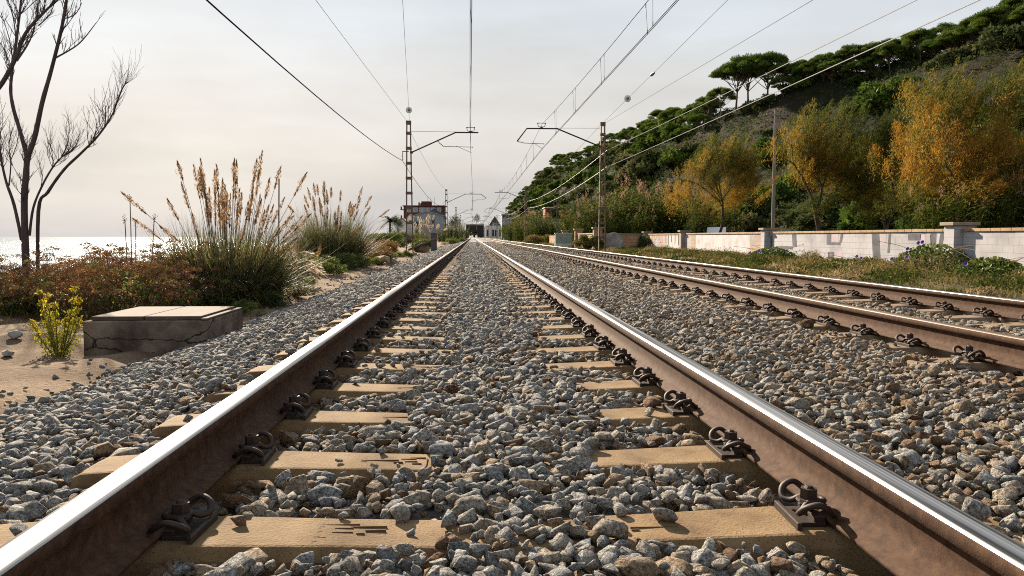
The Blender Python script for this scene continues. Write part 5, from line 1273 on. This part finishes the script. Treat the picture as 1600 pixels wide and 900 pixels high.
    for k in range(60):
        t = .45 + .53 * rn.random(); i = int(t * (m - 1)); d = (path[i + 1] - path[i]).normalized(); s = Vector((rn.gauss(0, 1), rn.gauss(0, .8), rn.gauss(.5, .5))).normalized()
        twig(path[i], (d * .8 + s * .8 + Vector((0, 0, .3))).normalized(), rn.uniform(.15, .5), rn.uniform(.003, .008), rn.choice((1, 2, 2)))
    tr.build('trunk', M['bark_bare'], root2, smooth=True); tw.build('twig', M['bark_bare'], root2, smooth=True)
bare_tree()
def stalks():
    for k, (px, py, qx, qy, lab) in enumerate([(203, 392, 203, 308, 'tallest dry stalk against the sea, middle of four'), (197, 390, 195, 342, 'short dry stalk left of the tallest one'), (208, 388, 212, 347, 'short dry stalk right of the tallest one'), (230, 386, 241, 340, 'leaning dry stalk with a curled head beside the large pampas')]):
        a, c = P(px, py, 13.4), P(qx, qy, 13.4); root = empty('dry_stalk', (a.x, 13.4, gz(a.x, 13.4))); tag(root, lab, 'dry stalk')
        e = c - root.location; b = MB(); b.tube(smooth_path([(0, 0, 0), e * .5 + Vector((.01, 0, 0)), e], 3), [.011, .010, .010, .009, .008, .008, .007], 5); b.build('stem', M['stalk'], root)
        l = Leaves(); m = 26; l.leaf(np.array(e)[None] + rng.normal(size=(m, 3)) * np.array([.022, .02, .03]), rnd_dirs(m), .04, .012, rng.random(m) * .5); l.build('seed_head', LF['umbel'], root)
stalks()
p0, p1 = P(434, 420, 13.2), P(436, 279, 13.2)
b = MB(); b.tube([(p0.x, 13.2, gz(p0.x, 13.2) - .1), p1], .012, 6); tag(b.build('metal_stake', M['arm']), 'thin dark metal stake standing among the large pampas plumes', 'stake')

# ------------------------------------------------------------------ weeds by the wall, vines, field grass
def wall_weeds():
    g = Leaves(); rn = random.Random(41)
    def field(n, x0, x1, y0, y1, hh, w, tint, sd):
        X = rng.uniform(x0, x1, n); Y = y0 + (y1 - y0) * rng.random(n) ** 1.35
        cl = .5 + .5 * np.sin(X * 1.7 + 1.3 * np.sin(Y * .8)) * np.sin(Y * 1.1 + X * .5); h = hh * (.18 + 1.1 * cl ** 1.6) * rng.uniform(.4, 1.15, n)
        g.strip(np.stack([X, Y, ground_z(X, Y) - .01], 1), np.stack([rng.normal(.0, .38, n), rng.normal(0, .38, n), np.ones(n)], 1), h, w * rng.uniform(.6, 1.4, n), rng.uniform(.05, .6, n), np.clip(rng.normal(tint, sd, n) + .18 * (cl - .5), 0, 1), 3)
    field(9000, 5.9, 10.5, 8, 34, .28, .012, .50, .32); field(9000, 10, 13.9, 8, 36, .24, .013, .58, .30); field(9000, 6.2, 13.9, 34, 66, .30, .026, .55, .30); field(9000, 6.3, 8.5, 64, 150, .5, .04, .45, .2)
    n = 26000; X = rng.uniform(7.0, 13.9, n); Y = 9 + 40 * rng.random(n) ** 1.3; Z = ground_z(X, Y) + .24 * rng.random(n) ** 1.3
    g.leaf(np.stack([X, Y, Z], 1), rnd_dirs(n), rng.uniform(.02, .06, n), rng.uniform(.010, .028, n), np.clip(rng.normal(.38, .28, n), 0, 1))
    for _ in range(34):
        y = 13 + 45 * rn.random() ** 1.2; x = rn.uniform(11.8, 13.7); r_ = rn.uniform(.5, 1.3); h_ = rn.uniform(.30, .58); m = 420; t0 = rn.choice((.10, .2, .62, .78, .8))
        d = rnd_dirs(m); p_ = d * rng.random((m, 1)) ** .35 * np.array([r_ * .7, r_ * 1.4, h_]); p_[:, 2] = np.abs(p_[:, 2])
        g.leaf(p_ + np.array([x, y, gz(x, y)]), rnd_dirs(m) + np.array([0, 0, .5]), rng.uniform(.05, .16, m), rng.uniform(.012, .03, m), np.clip(t0 + rng.normal(0, .13, m), 0, 1))
    for _ in range(560):
        x = rn.uniform(6.3, 13.8) if rn.random() < .45 else rn.uniform(11.6, 13.8); y = 10 + 48 * rn.random() ** 1.3; r_ = rn.uniform(.25, .8); h_ = rn.uniform(.10, .34) * (1 if x > 8.5 else .8); m = 240; t0 = rn.choice((.03, .10, .18, .28, .42, .62, .78, .92))
        d = rnd_dirs(m); p_ = d * rng.random((m, 1)) ** .4 * np.array([r_, r_ * 1.2, h_]); p_[:, 2] = np.abs(p_[:, 2])
        g.leaf(p_ + np.array([x, y, gz(x, y)]), rnd_dirs(m) + np.array([0, 0, .8]), rng.uniform(.06, .17, m), rng.uniform(.016, .045, m), np.clip(t0 + rng.normal(0, .10, m), 0, 1))
    tag(g.build('weeds', LF['grass']), 'green and straw coloured weeds between the far rail and the wall', kind='stuff')
    g = Leaves()
    field(26000, 14.4, 44, 20, 110, .55, .03, .72, .14)
    tag(g.build('dry_grass', LF['grass']), 'dry brown grass field behind the wall', kind='stuff')
wall_weeds()
def vine(label, x, y, r, h, flowers, seed, tint=.5):
    root = empty('morning_glory', (x, y, gz(x, y))); tag(root, label, 'vine'); rn = random.Random(seed); lv = Leaves(); m = 2600
    a = rng.uniform(0, 6.283, m); q = r * np.sqrt(rng.random(m)); z = h * (1 - .7 * (q / r) ** 2) * rng.random(m) ** .55
    lv.leaf(np.stack([np.cos(a) * q * .7, np.sin(a) * q, z], 1), rnd_dirs(m) + np.array([-.3, -.3, .5]), rng.uniform(.06, .13, m), rng.uniform(.05, .10, m), np.clip(rng.normal(tint, .2, m), 0, 1)); lv.build('foliage', LF['herb'], root)
    st = MB()
    for k in range(7):
        a0 = rn.uniform(0, 6.28); st.tube(smooth_path([(0, 0, 0), (math.cos(a0) * r * .5, math.sin(a0) * r * .5, h * .8), (math.cos(a0) * r * 1.1, math.sin(a0) * r * 1.1, h * rn.uniform(.8, 1.4))], 4), .008, 4)
    st.build('stem', M['stalk'], root)
    for (fy, fz) in flowers:
        b = MB(); qf = abs(fy) / r; xf = -.7 * r * math.sqrt(max(.05, min(1, (1 - fz / h) / .7) - qf * qf if fz < h else .05)); o = Vector((xf, fy, min(fz, h * (1 - .7 * qf * qf)) + .02)); ax = Vector((-.8, -.45, .3)).normalized(); n = 14; u = ax.orthogonal().normalized(); v = ax.cross(u)
        prof = [(0, .008), (.03, .013), (.05, .032), (.056, .058)]
        for (d, rr) in prof:
            for k in range(n): w = 6.283 * k / n; b.v.append(tuple(o + ax * d + (u * math.cos(w) + v * math.sin(w)) * rr))
        for j in range(len(prof) - 1):
            for k in range(n): b.f.append((j * n + k, j * n + (k + 1) % n, (j + 1) * n + (k + 1) % n, (j + 1) * n + k)); b.mi.append(0)
        b.build('flower', M['violet'], root, smooth=True)
M['violet'] = plain('violet_petal', (.13, .06, .50), .6)
vine('leafy vine with violet flowers climbing the big white pillar', 13.35, 21.6, 1.5, .85, [(.9, .72), (.35, .88), (.15, .95), (-.2, .42), (1.2, .45), (.6, .34)], 1)
vine('dark green vine with violet flowers before the wall left of the big pillar', 13.1, 33.0, 1.5, .62, [(-.9, .55), (-.4, .40), (-.6, .36), (.8, .33)], 2, .42)
vine('low vine with one violet flower at the middle of the painted wall', 13.3, 25.4, 1.0, .36, [(.2, .40), (-.3, .3)], 3, .45)
vine('flowering vine over the left corner of the painted wall', 13.5, 60.0, 1.3, 1.25, [(-.5, 1.2), (.3, 1.28), (-.9, 1.15)], 5, .5)
vine('green weed clump at the right edge under the painted wall', 12.3, 17.6, 1.1, .55, [(.1, .35)], 6, .55)

# shrub by the mast, timber pole, grey posts, green mound, car
bush = bush_variant('golden_bush', LF['grass'], 120, .8, .95, 18, 240, .5, (.08, .2), (.02, .05)); p = P(922, 385, 47.5); bush.location = (p.x, 47.5, -.15); bush.scale = (1.35, 1.2, 1.15); tag(bush, 'golden green bush before the short tan wall', 'bush')
bush = bush_variant('thorn_bush', LF['grass'], 121, .9, .8, 18, 220, .62, (.08, .2), (.02, .05)); p = P(850, 372, 88); bush.location = (p.x, 88, -.15); bush.scale = (2.4, 2.2, 1.8); tag(bush, 'pale bramble arch on the grass before the farther reeds', 'bush')
bush = bush_variant('round_shrub', LF['reed'], 122, 1.0, 1.0, 16, 200, .62, (.06, .16), (.03, .07)); p = P(1198, 350, 66); bush.location = (p.x, 66, .1); bush.scale = (2.0, 1.6, 1.25); tag(bush, 'bright yellow green shrub mound behind the wall', 'shrub')
def timber_pole():
    p = P(1208, 345, 60); root = empty('timber_pole', (p.x, 60, gz(p.x, 60) - .1)); tag(root, 'tall weathered timber pole rising between the tamarisks', 'pole')
    b = MB(); b.tube([(0, 0, 0), (0, 0, 10.7)], [.15, .10], 10); b.build('shaft', M['wood'], root, smooth=False)
    b = MB(); b.box((0, -.14, 10.35), (1.5, .09, .12)); c = b.build('crossarm', M['wood'], root)
    b = MB()
    for x in (-.65, -.3, .3, .65): b.tube([(x, -.14, 10.40), (x, -.14, 10.50), (x, -.14, 10.62)], [.03, .07, .04], 8)
    b.build('insulator', M['insul'], c)
timber_pole()
def lamp_post():
    p = P(870, 360, 100); root = empty('street_lamp', (p.x, 100, 0)); tag(root, 'slim blue grey street lamp behind the reeds under the hill', 'street lamp')
    b = MB(); b.tube([(0, 0, 0), (0, 0, 5.6)], [.07, .05], 8); b.build('pole', M['cab_dark'], root)
    b = MB(); b.tube([(0, 0, 5.5), (.5, 0, 5.8), (1.2, 0, 5.95)], .035, 6); b.build('arm', M['cab_dark'], root)
    b = MB(); b.box((1.35, 0, 5.95), (.5, .2, .1)); b.build('lamp_head', M['cab_dark'], root, bevel=.02)
lamp_post()
def far_fence():
    root = empty('field_wall', (26, 64, .05)); tag(root, 'low pale wall at the back of the dry field under the hill', 'wall')
    b = MB(); b.box((0, 0, .45), (.25, 66, .9)); b.build('wall_panel', M['wall_bare'], root)
    root.rotation_euler = (0, 0, R(-14))
far_fence()
def car():
    p = P(1120, 349, 68); root = empty('parked_car', (p.x, 68, .12), R(70)); tag(root, 'white car parked under the trees, mostly hidden by the wall', 'car')
    prof = [(-2.0, .35), (-2.05, .75), (-1.6, .95), (-.95, 1.05), (-.35, 1.45), (.9, 1.47), (1.6, 1.05), (2.0, .95), (2.05, .40)]
    b = MB(); b.prism(prof, lambda u, v: (u, -.82, v), lambda u, v: (u, .82, v)); b.build('body', M['car_white'], root, bevel=.06)
    for s in (-1, 1):
        b = MB(); b.prism([(-.80, 1.05), (-.32, 1.38), (.85, 1.40), (1.35, 1.05)], lambda u, v: (u, s * .824, v), lambda u, v: (u, s * .829, v)); b.build('side_window', M['cab_dark'], root)
        for x in (-1.25, 1.25):
            b = MB(); b.tube([(x, s * .68, .32), (x, s * .86, .32)], .32, 18); w = b.build('wheel', M['arm'], root)
            b = MB(); b.tube([(x, s * .855, .32), (x, s * .868, .32)], .19, 14); b.build('rim', M['cab_pale'], w)
M['car_white'] = plain('car_paint', (.70, .72, .74), .25)
car()

# ------------------------------------------------------------------ the far end: houses, palm, trees, bridge
M['brick'] = surf('red_brick', [(.3, (.075, .026, .022)), (.7, (.12, .046, .037))], 3, .85, 0, .2, 30)
M['render_grey'] = surf('grey_render', [(.3, (.27, .29, .315)), (.7, (.35, .37, .39))], .6, .9, 0, .1, 10)
M['render_dark'] = surf('dark_render', [(.3, (.065, .075, .08)), (.7, (.10, .11, .115))], .6, .9, 0, .1, 10)
M['render_white'] = surf('white_render', [(.3, (.66, .65, .64)), (.7, (.76, .75, .74))], .6, .9, 0, .1, 10)
M['roof_tile'] = surf('roof_tile', [(.3, (.20, .065, .035)), (.7, (.30, .11, .06))], 2, .85, 0, .4, 12)
M['roof_dark'] = surf('slate_roof', [(.3, (.05, .05, .055)), (.7, (.085, .085, .09))], 2, .8, 0, .3, 12)
M['pane'] = plain('window_pane', (.22, .26, .30), .15)
M['pane_dark'] = plain('dark_opening', (.03, .032, .036), .3)
M['blue'] = plain('sign_blue', (.02, .04, .16), .5)
M['bridge'] = surf('bridge_concrete', [(.3, (.030, .030, .032)), (.7, (.058, .056, .056))], .5, .9, 0, .2, 6)
M['stone_wall'] = surf('abutment_stone', [(.3, (.30, .27, .24)), (.7, (.46, .43, .40))], .8, .9, 0, .4, 6)

def win(root, wall, x, y, z, w, h, mat='pane', frame='render_white', ny=-1):
    b = MB(); b.box((x, y, z), (w + .24, .10, h + .24)); f = b.build('window', M[frame], wall)
    b = MB(); b.box((x, y - .06, z), (w, .06, h)); b.build('pane', M[mat], f)

def brick_flats():
    Y = 265; L0 = P(631, 372, Y); R0 = P(694, 372, Y); w = R0.x - L0.x; zt = P(660, 322, Y).z; x0 = L0.x
    root = empty('apartment_block', ((L0.x + R0.x) / 2, Y, -.5)); tag(root, 'red brick apartment block with roof tower behind the grey house', 'building'); H = zt + .5
    b = MB(); b.box((0, 6, H / 2), (w, 12, H)); wl = b.build('wall', M['brick'], root)
    for k, (px, ww) in enumerate([(639, .9), (649, 1.3), (657, .8), (663, 1.3), (670, .8), (677, 1.2), (686, 1.2)]):
        for r_ in range(3): win(root, wl, P(px, 330, Y).x - root.location.x, -.02, P(px, 328, Y).z + .5 - r_ * 3.0, ww, 1.3)
    for r_ in range(3):
        b = MB(); b.box((-w / 2 - .3, 1.5, H - 1.2 - r_ * 3), (1.5, 4, .2)); bl = b.build('balcony', M['brick'], root); b = MB(); b.box((-w / 2 - .9, 1.5, H - .6 - r_ * 3), (.12, 4, 1.0)); b.build('parapet', M['brick'], bl)
    b = MB(); b.box((0, 6, H + .12), (w + .7, 12.7, .25)); b.build('roof', M['brick'], root)
    tz = P(660, 314, Y).z + .5; cx_ = P(663, 0, Y).x - root.location.x; b = MB(); b.box((cx_, 5, (H + .24 + tz) / 2), (3.4, 5, tz - H - .24)); b.build('roof_tower', M['brick'], root)
    for px, hh in ((651, 1.2), (654, .9)):
        b = MB(); b.box((P(px, 0, Y).x - root.location.x, 4, H + .24 + hh / 2), (.5, .5, hh)); b.build('chimney', M['brick'], root)
    b = MB()
    for px in (665, 670, 676): b.tube([(P(px, 0, Y).x - root.location.x, 4, H + .2), (P(px, 0, Y).x - root.location.x, 4, H + 3.2)], .05, 4)
    b.build('aerial', M['arm'], root)
brick_flats()
def gable_house(label, Y, pxl, pxr, pxp, yl, yp, yr, ybase, wall, roof, depth=9, wins=(), over=.35, name='gabled_house', cat='house'):
    l, r, pk = P(pxl, yl, Y), P(pxr, yr, Y), P(pxp, yp, Y); zb = P(pxl, ybase, Y).z; root = empty(name, ((l.x + r.x) / 2, Y, zb)); tag(root, label, cat); cx_ = root.location.x
    b = MB(); pg = [(l.x - cx_, 0), (r.x - cx_, 0), (r.x - cx_, r.z - zb), (pk.x - cx_, pk.z - zb), (l.x - cx_, l.z - zb)]
    b.prism(pg, lambda u, v: (u, 0, v), lambda u, v: (u, depth, v)); w = b.build('wall', M[wall], root)
    for s, e in ((l, -1), (r, 1)):
        b = MB(); ax, az, bx, bz = s.x - cx_, s.z - zb, pk.x - cx_, pk.z - zb; d = Vector((ax - bx, 0, az - bz)).normalized() * over
        b.prism([(ax + d.x, az + d.z + .05), (bx, bz + .05), (bx, bz + .25), (ax + d.x, az + d.z + .25)], lambda u, v: (u, -.25, v), lambda u, v: (u, depth + .25, v)); b.build('roof', M[roof], root)
    for px, py, ww, hh, mt in wins:
        p = P(px, py, Y); win(root, w, p.x - cx_, -.02, p.z - zb, ww, hh, mt, wall)
    return root
gable_house('grey rendered house with a pale low gable behind the golden pampas', 205, 648, 693, 667, 337, 331, 338, 372, 'render_grey', 'render_grey', 12, [(677, 342, .6, .7, 'pane_dark'), (677, 347, .6, .7, 'pane_dark'), (677, 353, .6, .8, 'pane_dark'), (650, 344, 1.0, 1.2, 'pane'), (650, 350, 1.0, 1.0, 'pane_dark')])
gable_house('small dark green grey house roof behind the grey rendered house', 222, 671, 695, 679, 332, 327, 338, 372, 'render_dark', 'render_dark', 10)
wh = gable_house('white gabled house with a round dark blue emblem and red tiled roof', 190, 619, 636, 628, 347, 342, 349, 372, 'render_white', 'roof_tile', 14, over=.1)
p = P(626, 348.5, 190); b = MB(); b.tube([(p.x - wh.location.x, -.02, p.z - wh.location.z), (p.x - wh.location.x, -.06, p.z - wh.location.z)], .42, 18); b.build('emblem', M['blue'], wh)
b = MB(); p = P(626, 352.5, 190)
for k in range(9): b.box((p.x - wh.location.x - .62 + k * .155, -.04, p.z - wh.location.z), (.10, .05, .26 if k % 3 else .32))
b.build('lettering', M['blue'], wh)
gable_house('small house with terrace and red roof between the white house and the flats', 215, 633, 650, 640, 345, 335, 345, 372, 'render_white', 'roof_tile', 8, [(641, 347, 1.0, .9, 'pane_dark'), (641, 353, 1.2, 1.0, 'pane')])
gable_house('dark steep-roofed house above the white walls right of the bridge', 440, 764, 782, 773, 352, 338, 352, 362, 'render_dark', 'roof_dark', 14, [(771, 350, 1.2, 1.6, 'pane'), (776, 350, 1.2, 1.6, 'pane')])
def white_row():
    Y = 400; l, r = P(758, 353, Y), P(784, 353, Y); zb = P(770, 372, Y).z; root = empty('white_terrace', ((l.x + r.x) / 2, Y, zb)); tag(root, 'low white houses with dark doorways right of the bridge', 'house'); cx_ = root.location.x; H = l.z - zb
    b = MB(); b.box((0, 4, H / 2), (r.x - l.x, 8, H)); w = b.build('wall', M['render_white'], root)
    for px in (761, 770, 774, 781): win(root, w, P(px, 0, Y).x - cx_, -.02, H * .42, .9, H * .55, 'pane_dark', 'render_white')
    b = MB(); b.box((0, 4, H + .1), (r.x - l.x + .4, 8.4, .2)); b.build('roof', M['render_white'], root)
white_row()
def block_house(label, Y, pl, pr, yt, yb, mat, wins):
    l, r = P(pl, yt, Y), P(pr, yt, Y); zb = P(pl, yb, Y).z; root = empty('flat_roofed_house', ((l.x + r.x) / 2, Y, zb)); tag(root, label, 'house'); H = l.z - zb; cx_ = root.location.x
    b = MB(); b.box((0, 5, H / 2), (r.x - l.x, 10, H)); w = b.build('wall', M[mat], root)
    for px, py, ww, hh in wins: p = P(px, py, Y); win(root, w, p.x - cx_, -.02, p.z - zb, ww, hh, 'pane_dark', mat)
    b = MB(); b.box((0, 5, H + .15), (r.x - l.x + .6, 10.6, .3)); b.build('roof', M['render_white'], root)
block_house('white flat-roofed house above the farther reeds at the hill foot', 330, 784, 800, 335, 372, 'render_grey', [(788, 338, 1.1, 1.2), (793, 338, 1.1, 1.2), (797, 338, 1.1, 1.2)])
block_house('small house with an orange roof edge on the green hill foot', 300, 852, 864, 325, 340, 'roof_tile', [(856, 329, 1, 1)])
block_house('long pale wall-like building behind the reeds under the hill', 175, 846, 880, 349, 362, 'stone_wall', [(852, 352, 1, 1), (862, 352, 1, 1), (872, 352, 1, 1)])
def bridge():
    Y = 690; root = empty('road_bridge', (0, Y, -.5)); tag(root, 'dark concrete road bridge crossing over the tracks in the distance', 'bridge')
    xl, xr = P(728, 360, Y).x, P(756, 360, Y).x; ol, orr = P(732.5, 360, Y).x, P(746, 360, Y).x; zt = P(740, 352, Y).z + .5; zo = P(740, 362, Y).z + .5
    b = MB(); b.box(((xl + xr) / 2, 8, (zt + zo) / 2), (xr - xl, 16, zt - zo)); d = b.build('deck', M['bridge'], root)
    b = MB(); b.box(((xl + xr) / 2, -.1, zt + .5), (xr - xl + .6, .3, 1.0)); b.build('parapet', M['stone_wall'], d)
    for a, c in ((xl, ol), (orr, xr)):
        b = MB(); b.box(((a + c) / 2, 8, zo / 2), (c - a, 16, zo)); b.build('abutment', M['bridge'], root)
    root = empty('retaining_wall', (0, 640, -.5)); tag(root, 'pale stone retaining wall sloping down right of the bridge', 'wall')
    a, c = P(756, 353, 640), P(764, 366, 640); b = MB(); b.prism([(a.x, 0), (c.x + 2, 0), (c.x + 2, c.z + .5), (a.x, a.z + .5)], lambda u, v: (u, 0, v), lambda u, v: (u, 2, v)); b.build('wall_face', M['stone_wall'], root)
bridge()
def dome_tree(label, px, ytop, ybase, Y, wpx, mat, name='round_tree', seed=1, tint=.4, n=16, trunk=True):
    p = P(px, ybase, Y); top = P(px, ytop, Y); w = wpx / FPX * Y; H = top.z - p.z; root = empty(name, (p.x, Y, p.z)); tag(root, label, 'tree')
    b = MB(); b.tube([(0, 0, -1), (0, 0, H * .6)], [w * .05, w * .03], 6); b.build('trunk', M['bark'], root)
    rn = random.Random(seed); lv = Leaves()
    for k in range(n):
        a = rn.uniform(0, 6.28); q = w * .36 * math.sqrt(rn.random()); c = np.array([math.cos(a) * q, math.sin(a) * q, H * rn.uniform(.45, .86) - (q / w) ** 2 * H * .5]); m = 90; d = rnd_dirs(m)
        lv.leaf(c + d * np.array([w * .2, w * .2, H * .16]) * rng.random((m, 1)) ** .4, d + rnd_dirs(m), rng.uniform(.25, .5, m) * w / 6, rng.uniform(.1, .22, m) * w / 6, np.clip(rn.gauss(tint, .12) + rng.normal(0, .12, m), 0, 1))
    lv.build('crown', LF[mat], root)
dome_tree('dark round pine behind the reeds left of the line', 712, 335, 372, 225, 24, 'pine', seed=2, tint=.3, n=26)
dome_tree('dark pointed tree above the right end of the bridge', 745, 333, 356, 420, 13, 'pine', 'dark_tree', 3, .2, 18)
dome_tree('yellow green tree left of the dark round pine', 697, 341, 372, 240, 10, 'reed', 'small_tree', 4, .6)
dome_tree('dark green tree mass behind the bridge opening', 741, 356, 373, 800, 40, 'reed', 'dark_tree', 5, .5, 30)
dome_tree('green tree beside the white houses right of the bridge', 790, 350, 374, 330, 22, 'pine', 'small_tree', 6, .6, 20)
dome_tree('flat crowned pine right of the palm near the white house', 622, 333, 370, 170, 22, 'pine', 'flat_pine', 7, .3, 18)
dome_tree('dark bush tree between the palm and the mast foot', 617, 352, 386, 110, 26, 'scrub', 'bush_tree', 8, .3, 18)
dome_tree('dark round shrub tree behind the nearest sea-side mast', 648, 356, 386, 100, 24, 'scrub', 'bush_tree', 9, .35, 18)
def palm():
    Y = 165; p = P(609, 372, Y); top = P(608, 345, Y); root = empty('palm_tree', (p.x, Y, p.z)); tag(root, 'palm tree with spiky fronds beside the flat crowned pine', 'palm'); H = top.z - p.z
    b = MB(); b.tube([(0, 0, -1), (.1, 0, H)], [.24, .2], 8); b.build('trunk', M['bark'], root)
    lv = Leaves(); n = 44; a = rng.uniform(0, 6.283, n); el = rng.uniform(-.3, 1.4, n)
    for k in range(14):
        D = unit(np.stack([np.cos(a), np.sin(a), el], 1)); t = (k + .5) / 14; pz = np.array([.1, 0, H]) + D * (2.5 * t); pz[:, 2] -= 1.2 * t * t
        for s in (-1, 1):
            sd_ = unit(np.cross(D, np.array([0, 0, 1.]))) * s; lv.strip(pz, D * .7 + sd_, .62, .16, .3, rng.random(n), 2)
    lv.build('frond', LF['palm'], root)
palm()
